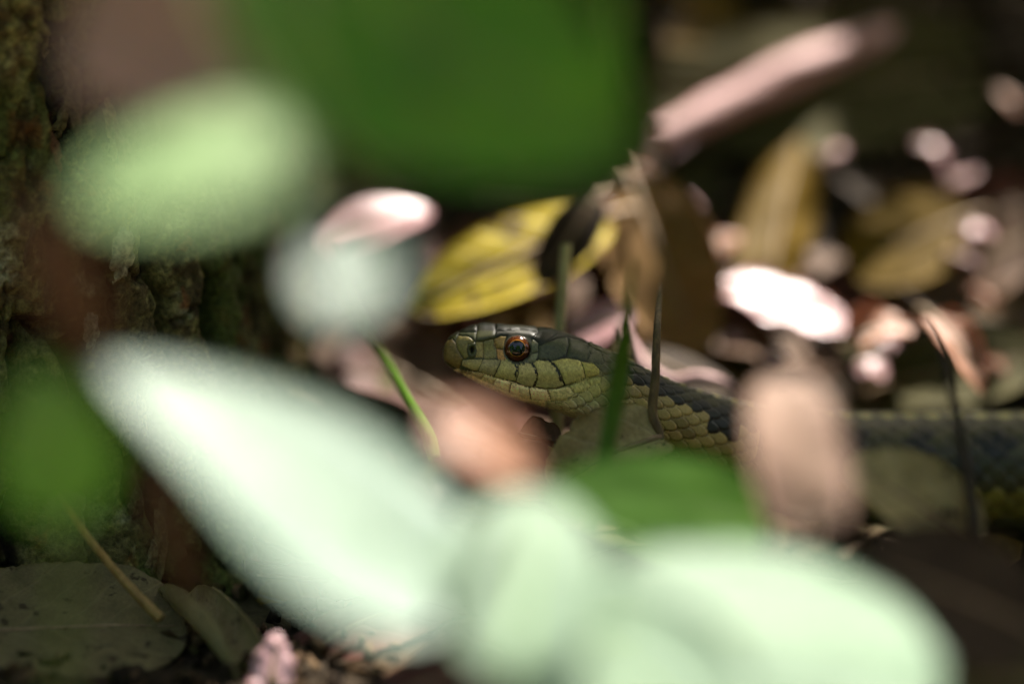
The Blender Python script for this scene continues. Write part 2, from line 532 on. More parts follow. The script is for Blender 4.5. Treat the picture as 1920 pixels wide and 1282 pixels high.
def plant_leaf(plant, base, tip, W, mt, nrm, lit=None, rad=2.5, ribm="greenrib", pr=0.55, **kw):
    b, t = P(*base), P(*tip)
    mw, L = frame(b, t, cdir(*nrm))
    v, f, luv, c = blade(L, W, **kw)
    o = link("leaf", mesh_from("leaf", v, f, luv=luv), M[mt], plant)
    o.matrix_parent_inverse = Matrix.Identity(4)
    o.matrix_basis = Matrix.Translation(-plant.location) @ mw
    r = link("midrib", tube_mesh("midrib", c[1:-1:3], [pr, pr * 0.3], 16, 6), M[ribm], o)
    if lit: sun_on(v, mw, lit, rad)
    return b

def plant_stem(plant, pts, radii, mt="stem", name="stem", **kw):
    me = tube_mesh(name, np.array(pts) - np.array(plant.location) / MM, radii, 24, 8, **kw)
    return link(name, me, M[mt], plant)

def on_ground(x, y, dz=-2):
    return np.array([x, y, float(terrain(x, y)) + dz])

# ------------------------------------------------------------------ tree at the left
TX, TY, TR = -112.0, 78.0, 86.0
def trunk_point(ang, z):
    """ang 0 faces the camera, positive to the right"""
    flare = 7 * np.exp(-np.maximum(z, -30) / 22.0)
    butt = 14 * np.exp(-((ang - 0.75) / 0.25) ** 2) * np.exp(-np.maximum(z - 10, 0) / 260.0)
    taper = np.where(z > 200, (z - 200) * 0.010, 0)
    lump = 3.5 * fbm(np.stack([np.sin(ang) * 2, np.cos(ang) * 2, z / 60], -1), 3, 31)
    r = TR + flare * (0.55 + 0.45 * np.sin(ang * 5 + 1) ** 2) + butt + lump - taper
    qa = np.stack([np.sin(ang) * r, np.cos(ang) * r, z], -1)
    wv = np.stack([fbm(qa / 9.0, 3, 61), fbm(qa / 9.0, 3, 62), fbm(qa / 14.0, 3, 63)], -1)
    q = (qa + wv * np.array([5.0, 5.0, 9.0])) / np.array([6.0, 6.0, 17.0])
    f1, f2, cid = worley(q, 70)
    edge = sstep(0.02, 0.20, f2 - f1)
    qf = (qa + wv * 4.0) / np.array([2.2, 2.2, 4.2])
    g1, g2, cid2 = worley(qf, 75)
    e2 = sstep(0.0, 0.10, g2 - g1)
    fine = fbm(qa / 1.3, 5, 81, 0.72)
    lay = fbm((qa + wv * 3) / np.array([5.5, 5.5, 13.0]), 3, 83, 0.5) * 4.0
    fl = np.floor(lay); step = (fl + sstep(0.0, 0.18, lay - fl)) / 4.0      # flaking layers
    stri = fbm(qa / np.array([1.3, 1.3, 11.0]), 3, 85, 0.6)
    qw = qa + wv * np.array([2.5, 2.5, 8.0])
    fiss = fbm(qw / np.array([8.5, 8.5, 42.0]), 4, 91)
    crack = 1 - sstep(0.02, 0.16, np.abs(fiss))
    fis2 = fbm(qw / np.array([7.0, 7.0, 11.0]), 3, 93)
    crk2 = 1 - sstep(0.01, 0.07, np.abs(fis2))
    edge = 1 - 0.75 * crk2
    h = -4.2 * crack - 1.1 * crk2 + 1.5 * step + 1.1 * fine + 0.7 * stri + 1.0 * sstep(0.1, 0.4, np.abs(fiss))
    r2 = r + h
    pos = np.stack([TX + r2 * np.sin(ang), TY - r2 * np.cos(ang), z], -1)
    dk = np.array([0.018, 0.014, 0.008]); md = np.array([0.085, 0.068, 0.035]); ol = np.array([0.13, 0.125, 0.055])
    rd = np.array([0.10, 0.045, 0.022]); li = np.array([0.26, 0.26, 0.19]); mo = np.array([0.035, 0.06, 0.012])
    k = (edge * (1 - crack))[..., None]
    c = md * (0.45 + 0.9 * cid[..., None]) * k + dk * (1 - k)
    lf = lay - fl
    c = np.where(((cid2 > 0.70) & (lf > 0.15))[..., None], ol * (0.6 + 0.6 * cid[..., None]), c)
    c = np.where((cid2 < 0.10)[..., None], rd, c)
    rim_ = sstep(0.0, 0.10, lf) * (1 - sstep(0.10, 0.28, lf)) * (cid2 > 0.35)
    c = c + (np.array([0.17, 0.155, 0.075]) - c) * (0.75 * rim_)[..., None]
    lich = sstep(0.28, 0.42, fbm(qa / 5.0, 4, 97, 0.6))
    c = c + (li - c) * (0.8 * lich)[..., None]
    flk = sstep(0.30, 0.42, fbm(qa / np.array([1.6, 1.6, 2.6]), 3, 99, 0.6))
    c = c + (np.array([0.22, 0.20, 0.10]) - c) * (0.7 * flk)[..., None]
    mm = sstep(0.05, 0.35, fbm(np.stack([np.sin(ang) * 5, np.cos(ang) * 5, z / 22], -1), 4, 95))[..., None]
    c = c * (1 - 0.75 * mm) + mo * 0.75 * mm
    c = c * (0.75 + 0.5 * fine[..., None])
    c = c * (0.35 + 0.65 * k)
    return pos, np.maximum(c, 0.004)
tree = empty("tree", (TX, TY, 0), "rough dark barked tree trunk with olive lichen flecks rising from the leaf litter", "tree")
ang = np.concatenate([np.linspace(-math.pi, -1.0, 40, endpoint=False), np.linspace(-1.0, 1.35, 460), np.linspace(1.35, math.pi, 40)[1:-1]])
zz = np.concatenate([np.linspace(-20, 130, 330), np.linspace(135, 400, 60), np.linspace(430, 3000, 60)])
AZ, ZZ = np.meshgrid(ang, zz, indexing='ij')
tp, tc_ = trunk_point(AZ, ZZ)
nA, nZ = len(ang), len(zz)
tp2 = np.swapaxes(tp, 0, 1).reshape(-1, 3) - np.array([TX, TY, 0]); tcc = np.swapaxes(tc_, 0, 1).reshape(-1, 3)
trunk = link("trunk", mesh_from("trunk", tp2, grid_faces(nZ, nA, True), col=tcc * np.array([1.45, 1.4, 1.1])), M["bark"], tree)
# loose bark plates that stand proud of the trunk
def bark_plate_mesh(seed, w, h):
    n = 9
    u = np.linspace(-1, 1, n); U, V = np.meshgrid(u, u, indexing='ij')
    rr = np.sqrt(U ** 2 + V ** 2) + 1e-6
    mx = np.maximum(np.abs(U), np.abs(V)) + 1e-6
    a = np.arctan2(V, U)
    rad = 1 + 0.7 * fbm(np.stack([np.cos(a) * 3, np.sin(a) * 3, 0 * a + seed], -1), 3, seed)
    x = U / rr * mx * rad * w / 2; y = V / rr * mx * rad * h / 2
    z = 0.45 - 0.1 * mx ** 3 + 0.45 * np.floor(3 * (V * 0.4 + fbm(np.stack([x * .8, y * .35, 0 * x + seed], -1), 3, seed + 4))) / 3 + 0.25 * fbm(np.stack([x, y, 0 * x + seed], -1), 3, seed + 2) + 0.5 * (V * 0.5)
    z = np.where(mx > 0.99, z - 0.9, z)
    pts = np.stack([x, y, z], -1)
    base = np.array([[0.11, 0.10, 0.045], [0.09, 0.05, 0.026], [0.20, 0.19, 0.12], [0.06, 0.05, 0.025], [0.14, 0.12, 0.05]][seed % 5])
    c = base * (0.7 + 0.5 * (fbm(np.stack([x * 1.4, y * 1.4, 0 * x + seed], -1), 3, seed + 7)[..., None] + 0.5))
    return mesh_from("bark_plate", pts, grid_faces(n, n), col=np.maximum(c * 1.3, 0.004))
plates = [bark_plate_mesh(k, 1.5 + 2.0 * random.random(), 4.5 + 7.5 * random.random()) for k in range(15)]
for k in range(100):
    a0 = random.uniform(0.1, 1.25); z0 = random.uniform(2, 118)
    A = np.array([a0, a0 + 0.01, a0]); Zs = np.array([z0, z0, z0 + 1.0])
    pp, _ = trunk_point(A, Zs)
    n = np.array([math.sin(a0), -math.cos(a0), random.uniform(-0.25, 0.25)]); n /= np.linalg.norm(n)
    up = np.array([random.uniform(-0.35, 0.35), 0, 1.0]); up -= n * up.dot(n); up /= np.linalg.norm(up)
    x = np.cross(up, n)
    r0 = 0.6
    loc = (pp[0] + n * r0 - np.array([TX, TY, 0])) * MM
    o = link("bark_plate", plates[k % 15], M["bark"], tree)
    sc = random.uniform(0.6, 1.25)
    o.matrix_basis = Matrix(((x[0] * sc, up[0] * sc, n[0] * sc, loc[0]), (x[1] * sc, up[1] * sc, n[1] * sc, loc[1]), (x[2] * sc, up[2] * sc, n[2] * sc, loc[2]), (0, 0, 0, 1)))
# limbs and crown far overhead
for k in range(6):
    a0 = k * 1.05 + 0.3
    p0 = np.array([0, 0, 2350 + 90 * k]); p1 = p0 + np.array([math.cos(a0) * 420, math.sin(a0) * 420, 330]); p2 = p1 + np.array([math.cos(a0 + .3) * 380, math.sin(a0 + .3) * 380, 260])
    link("limb", tube_mesh("limb", [p0, p1, p2], [40, 24, 8], 14, 8, rough=0.15, seed=k, col=None), M["twig"], tree)
def leaf_cloud(name, centres, sizes, seed, mt, parent, offset, keep=None):
    rg = np.random.default_rng(seed)
    n = len(centres)
    d = rg.normal(size=(n, 3)); d[:, 2] *= 0.45; d /= np.linalg.norm(d, axis=1)[:, None]
    up = rg.normal(size=(n, 3)) * 0.45 + np.array([0, 0, 1.0])
    nn = up - d * (up * d).sum(1)[:, None]; nn /= np.linalg.norm(nn, axis=1)[:, None]
    s = np.cross(nn, d)
    L = sizes[:, None]
    w = L * 0.26
    P_ = [centres - d * L / 2, centres - d * L * .2 + s * w + nn * L * .05, centres + d * L * .2 + s * w * .85 + nn * L * .04, centres + d * L / 2 - nn * L * .08,
          centres + d * L * .2 - s * w * .85 + nn * L * .04, centres - d * L * .2 - s * w + nn * L * .05, centres - d * L * .2, centres + d * L * .2]
    V = np.stack(P_, 1)
    if keep is not None:
        ok = keep(V); V = V[ok]; n = len(V)
    q = np.array([[0, 6, 5, 5], [6, 7, 4, 5], [7, 3, 4, 4], [0, 1, 6, 6], [6, 1, 2, 7], [7, 2, 3, 3]])
    tri = np.array([[0, 6, 5], [6, 7, 4], [6, 4, 5], [7, 3, 4], [0, 1, 6], [6, 1, 2], [6, 2, 7], [7, 2, 3]])
    F = (tri[None] + (np.arange(n) * 8)[:, None, None]).reshape(-1, 3)
    luv = np.tile(np.array([[0, 0, 0], [.003, .002, 0], [.007, .002, 0], [.01, 0, 0], [.007, -.002, 0], [.003, -.002, 0], [.003, 0, 0], [.007, 0, 0]]), (n, 1))
    o = link(name, mesh_from(name, V.reshape(-1, 3) - offset, F, luv=luv), mt, parent)
    o["kind"] = "stuff"
    return o
cc = RNG.normal(size=(2600, 3)) * np.array([420, 420, 200]) + np.array([TX, TY, 3050])
leaf_cloud("crown", cc, RNG.uniform(60, 110, 2600), 5, M["green"], tree, np.array([TX, TY, 0]))

# ------------------------------------------------------------------ the snake
ZS = 5.828
def zpx(zx): return 820 + np.asarray(zx, float) / ZS
def zpy(zy): return 590 + np.asarray(zy, float) / ZS
TOP = np.array([(62, 440), (64, 400), (68, 370), (80, 325), (110, 275), (150, 237), (250, 172), (400, 112), (500, 92), (620, 95), (780, 116), (1000, 125), (1200, 147), (1400, 200), (1600, 272), (1740, 340), (1860, 410)], float)
BOT = np.array([(62, 440), (64, 470), (68, 488), (80, 508), (110, 537), (140, 565), (200, 607), (300, 655), (400, 712), (560, 797), (720, 866), (900, 930), (1150, 995), (1250, 1030), (1400, 1085), (1550, 1150), (1700, 1195), (1860, 1230)], float)
HWD = np.array([(62, 0.0), (64, 0.7), (68, 1.1), (80, 1.6), (110, 2.15), (150, 2.5), (250, 3.0), (400, 3.5), (620, 4.1), (880, 4.9), (1150, 5.7), (1400, 6.1), (1600, 6.0), (1860, 5.3)], float)
HDZ = 5.0
t = np.linspace(0, 1, 330)
zx = 62 + (1860 - 62) * t ** 1.35
st = np.stack([zpx(zx), zpy((np.interp(zx, TOP[:, 0], TOP[:, 1]) + np.interp(zx, BOT[:, 0], BOT[:, 1])) / 2),
               (np.interp(zx, BOT[:, 0], BOT[:, 1]) - np.interp(zx, TOP[:, 0], TOP[:, 1])) / 2 / ZS * SC,
               np.interp(zx, HWD[:, 0], HWD[:, 1]), 0 * zx + HDZ], -1)
for c in (1, 2, 3):     # smooth the traced profile, keep the snout end
    k = np.ones(11) / 11
    pad = np.concatenate([np.full(5, st[0, c]), st[:, c], np.full(5, st[-1, c])])
    sm = np.convolve(pad, k, 'valid')
    w = sstep(20, 60, np.arange(len(st)))
    st[:, c] = st[:, c] * (1 - w) + sm * w
keys = np.array([st[-1], (1200, 764, 4.9, 5.0, 6), (1300, 808, 5.3, 5.4, 9.5), (1400, 842, 6.1, 6.1, 14), (1520, 868, 7.0, 7.0, 19), (1650, 880, 7.7, 7.7, 22), (1800, 884, 8.0, 8.0, 23.5), (1960, 886, 8.2, 8.2, 24)])
keys[0, 1] = st[-1, 1]
nb = 640
bd = catmull(np.vstack([st[-22][None], keys]), 60 * (len(keys)))
i0 = np.argmin(np.abs(bd[:, 0] - keys[0, 0])) + 1
bd = bd[i0:]
tt = np.linspace(0, len(bd) - 1, nb)
bd = np.stack([np.interp(tt, np.arange(len(bd)), bd[:, c]) for c in range(5)], -1)
cen = np.array([P(s[0], s[1], s[4]) for s in np.vstack([st, bd])])
hh = np.concatenate([st[:, 2], bd[:, 2]]); hw = np.concatenate([st[:, 3], bd[:, 3]])
spx = np.concatenate([st[:, 0], bd[:, 0]]); spy = np.concatenate([st[:, 1], bd[:, 1]])
# the rest of the body, out of frame
tailk = np.array([cen[-1], cen[-1] + [40, 1, -3], cen[-1] + [85, -22, -5], cen[-1] + [100, -70, -8], cen[-1] + [140, -105, -9], cen[-1] + [200, -95, -11], cen[-1] + [260, -60, -12]], float)
for k in range(1, len(tailk)):
    tailk[k, 2] = max(float(terrain(tailk[k, 0], tailk[k, 1])), 0) + [8.2, 8.2, 8, 7, 5.5, 3.5, 1.2][k]
tl = catmull(tailk, 160)[1:]
rt = np.interp(np.linspace(0, 1, len(tl)), [0, 0.3, 0.6, 0.85, 1], [8.2, 8.2, 6.5, 3.5, 0.4])
cen = np.vstack([cen, tl]); hh = np.concatenate([hh, rt]); hw = np.concatenate([hw, rt])
spx = np.concatenate([spx, np.full(len(tl), 2000.0)]); spy = np.concatenate([spy, np.full(len(tl), 880.0)])
ns = len(cen)
Tn = np.gradient(cen, axis=0)
kk = np.ones(9) / 9
Tn = np.stack([np.convolve(np.pad(Tn[:, c], 4, 'edge'), kk, 'valid') for c in range(3)], -1)
Tn /= np.linalg.norm(Tn, axis=1)[:, None]
wb = sstep(1085, 1235, spx)[:, None]
Tn = RIGHT * (1 - wb) + Tn * wb
Tn /= np.linalg.norm(Tn, axis=1)[:, None]
lat = -FWD
B = lat - Tn * (Tn @ lat)[:, None]; B /= np.linalg.norm(B, axis=1)[:, None]
N = np.cross(B, Tn); N = np.where((N @ UP)[:, None] < 0, -N, N)
w3 = sstep(1960, 2000, spx)[:, None]
N2 = np.array([0, 0, 1.0]) - Tn * Tn[:, 2:3]; N2 /= np.linalg.norm(N2, axis=1)[:, None]
ar = (R(16) * sstep(1250, 1600, spx) * (1 - w3[:, 0]))[:, None]     # the back is turned a little towards the camera
Nr = N * np.cos(ar) + B * np.sin(ar); Br = B * np.cos(ar) - N * np.sin(ar)
N, B = Nr, Br
seglen = np.concatenate([[0], np.cumsum(np.linalg.norm(np.diff(cen, axis=0), axis=1))])
# cross-section angle: dense on the side facing the camera
na = 300
fa = np.linspace(0, 1, na, endpoint=False)
aa = 2 * math.pi * fa + 0.0
aa = aa - 0.45 * np.sin(aa - math.pi / 2 + math.pi / 2 * 0) * 0  # even spacing
S_, A_ = np.meshgrid(np.arange(ns), aa, indexing='ij')
headw = (1 - sstep(1080, 1180, spx))
ex = 2.0 / (2.0 + 0.55 * headw)[:, None]
ca, sa = np.cos(A_), np.sin(A_)
yN = np.sign(ca) * np.abs(ca) ** ex * hh[:, None]
xB = np.sign(sa) * np.abs(sa) ** ex * hw[:, None]
# profile coordinates in the close-up of the photograph
ZX = (spx[:, None] - 820) * ZS + 0 * A_
ZY = (spy[:, None] - yN / SC - 590) * ZS
side = np.sign(sa)
hm = (headw[:, None] > 0.02) & (ZX < 1900)
# modelling of the head: narrower above the lip, bulging lip scales, jaw set in, brow over the eye, socket
lipmid = np.interp(ZX, [200, 500, 900, 1300, 1600, 1850], [560, 590, 640, 640, 600, 560])
moff = np.zeros_like(xB)
moff += 0.42 * np.exp(-((ZY - lipmid) / 95.0) ** 2) * sstep(150, 420, ZX) * (1 - sstep(1600, 1880, ZX))
brow = np.interp(ZX, [200, 500, 700, 850, 1000, 1100, 1400], [300, 262, 214, 196, 214, 262, 300])
moff += 0.28 * np.exp(-((ZY - brow + 8) / 42.0) ** 2) * sstep(300, 650, ZX) * (1 - sstep(1000, 1250, ZX))
upper = np.clip((420 - ZY) / 330.0, 0, 1)
moff -= 1.1 * upper ** 1.5 * sstep(150, 500, ZX) * (1 - sstep(1300, 1800, ZX)) * (xB * side / np.maximum(hw[:, None], 0.1))
moff -= 0.35 * np.exp(-((ZY - 400) / 80.0) ** 2) * np.exp(-((ZX - 1200) / 260.0) ** 2)
moff -= 0.45 * np.exp(-((ZY - 390) / 90.0) ** 2) * np.exp(-((ZX - 570) / 120.0) ** 2)
ed = np.sqrt((ZX - 880) ** 2 + (ZY - 385) ** 2)
moff -= 1.5 * (1 - sstep(95, 152, ed))
nd = np.sqrt(((ZX - 382) / 0.72) ** 2 + (ZY - 385) ** 2)
moff -= 0.75 * (1 - sstep(22, 52, nd))
moff += 0.12 * np.exp(-((nd - 66) / 16.0) ** 2)
moff = np.where(hm, moff, 0)
# shields of the head, traced from the photograph
DK = (0.009, 0.010, 0.0045); SLc = (0.215, 0.215, 0.085); ILc = (0.56, 0.50, 0.35)
SH = [
 ((65, 450), (80, 330), (110, 280), (165, 262), (205, 305), (225, 390), (295, 480), (265, 520), (245, 592), (200, 585), (130, 530), (80, 500)), 
 ((205, 300), (230, 225), (350, 240), (420, 300), (340, 322), (328, 385), (345, 460), (300, 482), (228, 392)),
 ((420, 300), (505, 290), (505, 470), (410, 470), (430, 400)),
 ((505, 292), (612, 268), (640, 330), (655, 480), (508, 478)),
 ((612, 268), (700, 225), (760, 235), (735, 300), (732, 378), (650, 368), (620, 330)),
 ((645, 374), (732, 384), (748, 440), (775, 472), (738, 492), (658, 478)),
 ((280, 488), (503, 486), (478, 545), (442, 622), (375, 608), (268, 552)),
 ((508, 484), (692, 490), (680, 545), (612, 674), (446, 626), (472, 552)),
 ((698, 490), (775, 490), (830, 530), (884, 552), (880, 640), (852, 732), (618, 678), (688, 548)),
 ((890, 552), (960, 528), (1020, 522), (1062, 560), (1093, 660), (1068, 785), (960, 784), (858, 734), (884, 640)),
 ((1028, 520), (1110, 492), (1228, 505), (1290, 555), (1345, 660), (1390, 775), (1300, 803), (1180, 808), (1072, 786), (1097, 660), (1066, 560)),
 ((1236, 505), (1400, 472), (1560, 500), (1598, 620), (1606, 690), (1500, 732), (1396, 772), (1350, 660), (1296, 555)),
 ((1565, 505), (1700, 535), (1752, 590), (1758, 660), (1610, 690), (1602, 620)),
 ((388, 625), (512, 658), (470, 706), (380, 662)),
 ((515, 660), (648, 690), (605, 765), (475, 710)),
 ((650, 690), (806, 740), (783, 850), (610, 768)),
 ((810, 740), (1000, 795), (1022, 925), (787, 852)),
 ((1004, 796), (1200, 815), (1246, 940), (1026, 926)),
 ((1206, 815), (1430, 780), (1500, 855), (1412, 930), (1250, 940)),
 ((1436, 772), (1610, 700), (1672, 775), (1612, 832), (1502, 852)),
 ((1614, 696), (1776, 670), (1772, 745), (1676, 775)),
 ((1020, 325), (1042, 262), (1105, 305), (1100, 405), (1028, 422)),
 ((1026, 426), (1098, 410), (1090, 455), (1060, 515), (965, 522)),
 ((1105, 395), (1110, 340), (1160, 318), (1300, 262), (1415, 240), (1430, 330), (1392, 440), (1275, 490), (1110, 485), (1092, 455)),
 ((1432, 330), (1425, 250), (1530, 262), (1650, 330), (1660, 430), (1622, 500), (1400, 468)),
 ((1655, 340), (1760, 400), (1795, 520), (1745, 545), (1626, 500), (1664, 430)),
 ((330, 600), (385, 626), (372, 656), (330, 650)),
 ((250, 596), (325, 602), (326, 652), (262, 634)),
]
SHC = [(0.085, 0.07, 0.03), (0.075, 0.075, 0.028), (0.13, 0.12, 0.06), (0.095, 0.10, 0.05), (0.12, 0.095, 0.035), (0.27, 0.155, 0.07)] + \
      [(0.17, 0.165, 0.07), (0.15, 0.15, 0.075), SLc, (0.23, 0.225, 0.10), (0.23, 0.23, 0.09), (0.21, 0.215, 0.07), (0.18, 0.19, 0.045)] + \
      [(0.24, 0.20, 0.12), (0.36, 0.33, 0.20), ILc, ILc, ILc, (0.36, 0.34, 0.19), (0.27, 0.27, 0.12), (0.24, 0.25, 0.10)] + \
      [(0.06, 0.068, 0.042), (0.09, 0.10, 0.068), (0.032, 0.038, 0.021), (0.026, 0.031, 0.017), (0.038, 0.042, 0.025), (0.18, 0.13, 0.08), (0.15, 0.11, 0.06)]
col = np.zeros(xB.shape + (3,))
scoord = seglen[:, None] + 0 * A_
adeg = np.degrees(np.where(A_ > math.pi, 2 * math.pi - A_, A_))     # 0 back .. 180 belly, both sides alike
# --- body scales: staggered rows of overlapping rounded diamonds
row = 10.6
Ls = np.interp(spx, [1000, 1150, 1300, 1600], [0.95, 1.15, 1.45, 1.7])
lp = np.concatenate([[0], np.cumsum(np.diff(seglen) / ((Ls[1:] + Ls[:-1]) / 2))])
p_ = lp[:, None] + 0 * A_ + 0.5 * np.sin(adeg / 24.0) * 0
q_ = adeg / row
def overlap(p, q):
    """each scale's rounded rear end lies over the front of the next ones"""
    fi = np.full(p.shape, 1e9); bp = np.zeros_like(p); bj = np.zeros_like(p); be = np.zeros_like(p)
    ib = np.floor(p); jb = np.floor(q)
    for di in (-1, 0, 1, 2):
        for dj in (-1, 0, 1, 2):
            ii, jj = ib + di, jb + dj
            dp, dq = p - ii, q - jj
            e = np.sqrt((dp / 1.16) ** 2 + (dq / 0.90) ** 2)
            b = (np.mod(ii + jj, 2) < 0.5) & (e < 1) & (ii < fi)
            fi = np.where(b, ii, fi); bp = np.where(b, dp, bp); bj = np.where(b, jj, bj); be = np.where(b, e, be)
    return be, bp, np.where(fi > 1e8, 0, fi), bj
dm, dp, di_, dj_ = overlap(p_, q_)
sedge = sstep(0.0, 0.34, 1.0 - dm)
rnd = _h(di_.astype(np.int64), dj_.astype(np.int64), np.zeros_like(di_).astype(np.int64), 3)
hsc = 0.36 * np.sqrt(sedge) * (0.25 + 0.75 * np.clip((dp + 0.6) / 1.7, 0, 1))
belly = sstep(138, 142, adeg)
vb = np.abs(np.mod(p_ / 2.0, 1.0) - 0.5)
hsc = hsc * (1 - belly) + belly * 0.2 * sstep(0.0, 0.08, vb)
smask = np.where(sedge < 0.10, 1.0, 0.0)
# body colours
blk = np.array([0.008, 0.009, 0.007]); olv = np.array([0.025, 0.026, 0.011]); yel = np.array([0.22, 0.185, 0.078])
pal = np.array([0.30, 0.30, 0.15]); stp = np.array([0.20, 0.20, 0.085]); crm = np.array([0.42, 0.41, 0.28])
pxg = spx[:, None] + 0 * A_
checker = np.sin(scoord / 2.2 + np.where(np.mod(np.floor(adeg / 27.0), 2) < 0.5, 0, math.pi))
dj_deg = dj_ * row
c = olv * (0.7 + 0.6 * rnd[..., None])
spot = (np.sin(di_ * 0.95 + np.where(np.abs(dj_deg - 41) < 15, 0, 2.4)) > 0.35) & (dj_deg > 22) & (dj_deg < 84)
c = np.where(spot[..., None], blk, c)
c = np.where((dj_deg < 8)[..., None], stp * (0.8 + 0.4 * rnd[..., None]), c)
latrow = (dj_deg > 92) & (dj_deg < 122)
c = np.where(latrow[..., None], np.array([0.10, 0.09, 0.02]) * (0.75 + 0.5 * rnd[..., None]), c)
c = np.where((dj_deg >= 122)[..., None], np.array([0.06, 0.062, 0.032]) * (0.8 + 0.4 * rnd[..., None]), c)
# neck: yellow flank behind the jaw, black patches over it
nk = sstep(1145, 1175, pxg) * (1 - sstep(1330, 1420, pxg))
yl = (dj_deg > 55) & (dj_deg < 128)
c = np.where((yl & (nk > 0.5))[..., None], yel * np.array([1, 1, 1]) * (0.55 + 0.6 * rnd[..., None]) * np.where(dj_deg > 112, 0.75, 1)[..., None], c)
bp1 = (np.abs(dj_deg - 46) < 14) & (np.sin((pxg - 1150) / 17.0) > -0.1) & (nk > 0.3)
c = np.where(bp1[..., None], blk, c)
bp2 = (dj_deg > 40) & (dj_deg < 76) & (np.abs(pxg - 1312) < 26)
c = np.where(bp2[..., None], blk, c)
# throat and back of the head
ant = 1 - sstep(1130, 1175, pxg - (adeg - 90) * 0.25)
thr = sstep(60, 95, adeg)[..., None]
ca2 = np.array([0.055, 0.06, 0.03]) * (1 - thr) + (np.array([0.24, 0.245, 0.10]) * (1 - sstep(95, 130, adeg)[..., None]) + crm * sstep(95, 130, adeg)[..., None]) * thr
ca2 = ca2 * (0.8 + 0.35 * rnd[..., None])
c = ca2 * ant[..., None] + c * (1 - ant[..., None])
c = np.where(smask[..., None] > 0.5, c * 0.35, c)
col[:] = c * np.array([1.5, 1.28, 0.98])
disp = hsc.copy()
# --- head shields
hsel = np.where(hm & (ZX < 1875))
hx, hy = ZX[hsel], ZY[hsel]
nh = len(hx)
inside = np.full(nh, -1)
dmin = np.full(nh, 1e9)
def segdist(px, py, a, b):
    ax, ay = a; bx, by = b
    vx, vy = bx - ax, by - ay
    L2 = vx * vx + vy * vy + 1e-9
    t = np.clip(((px - ax) * vx + (py - ay) * vy) / L2, 0, 1)
    return np.hypot(px - ax - t * vx, py - ay - t * vy)
wobx = hx + 5 * vnoise(np.stack([hx / 45, hy / 45, 0 * hx], -1), 7); woby = hy + 5 * vnoise(np.stack([hx / 45, hy / 45, 0 * hx + 9], -1), 8)
for k, poly in enumerate(SH):
    ins = np.zeros(nh, bool)
    n = len(poly)
    for i in range(n):
        a, b = poly[i], poly[(i + 1) % n]
        cond = ((a[1] > woby) != (b[1] > woby))
        xi = (b[0] - a[0]) * (woby - a[1]) / ((b[1] - a[1]) if b[1] != a[1] else 1e-9) + a[0]
        ins ^= cond & (wobx < xi)
        dmin = np.minimum(dmin, segdist(wobx, woby, a, b))
    inside = np.where(ins, k, inside)
DORS = [((205, 300), (230, 225)), ((230, 225), (250, 150)), ((612, 268), (640, 180)), ((640, 180), (630, 60)), ((420, 300), (430, 190)), ((430, 190), (440, 80)), ((430, 190), (240, 190)), ((640, 180), (900, 160)), ((900, 160), (1100, 190)), ((1042, 262), (1100, 190)), ((1100, 190), (1090, 80)), ((1415, 240), (1650, 300)), ((1160, 318), (1300, 215))]
for a, b in DORS:
    dmin = np.minimum(dmin, segdist(wobx, woby, a, b))
mouth = [(245, 592), (330, 615), (440, 628), (620, 678), (850, 735), (960, 786), (1075, 790), (1180, 810), (1300, 805), (1400, 775), (1500, 735), (1610, 692), (1757, 662)]
dmo = np.full(nh, 1e9)
for a, b in zip(mouth[:-1], mouth[1:]):
    dmo = np.minimum(dmo, segdist(wobx, woby, a, b))
lowjaw = np.interp(hx, [m[0] for m in mouth], [m[1] for m in mouth])
gular = (inside < 0) & (hy > lowjaw)
backh = (inside < 0) & (hx > 1640) & (hy > 300)
scl = backh | (gular & (hx > 1180))
shc = np.array(SHC + [DK])
cc2 = shc[inside].copy()
topm = (inside < 0) & ~gular & ~scl
cc2[topm] = np.array(DK)
chin = gular & ~scl
cc2[chin] = np.array([0.46, 0.40, 0.28])
fr_ = (inside >= 0) & (inside <= 4)
cc2[fr_] *= np.array([1.14, 1.04, 0.9])
cc2[(inside >= 6) & (inside <= 12)] *= np.array([1.08, 1.0, 1.08])
mott = fbm(np.stack([hx / 22, hy / 22, 0 * hx], -1), 4, 12)
fsp = vnoise(np.stack([hx / 5, hy / 5, 0 * hx], -1), 14)
cc2 *= ((1 + 0.42 * mott) * (1 - 0.45 * (fsp > 0.62)))[:, None] * np.array([1.92, 1.68, 1.32])
# dorsal green-brown mottling near the canthus
gr = topm & (hy > 180) & (hx < 640)
cc2[gr] = cc2[gr] * 0.6 + np.array([0.05, 0.052, 0.015]) * 0.8
# lip scales pale downwards
isl = (inside >= 6) & (inside <= 12)
lf = np.clip((hy - 560) / 220, 0, 1)
cc2[isl] = cc2[isl] * (1 - 0.45 * lf[isl, None]) + np.array([0.30, 0.30, 0.155]) * 0.45 * lf[isl, None]
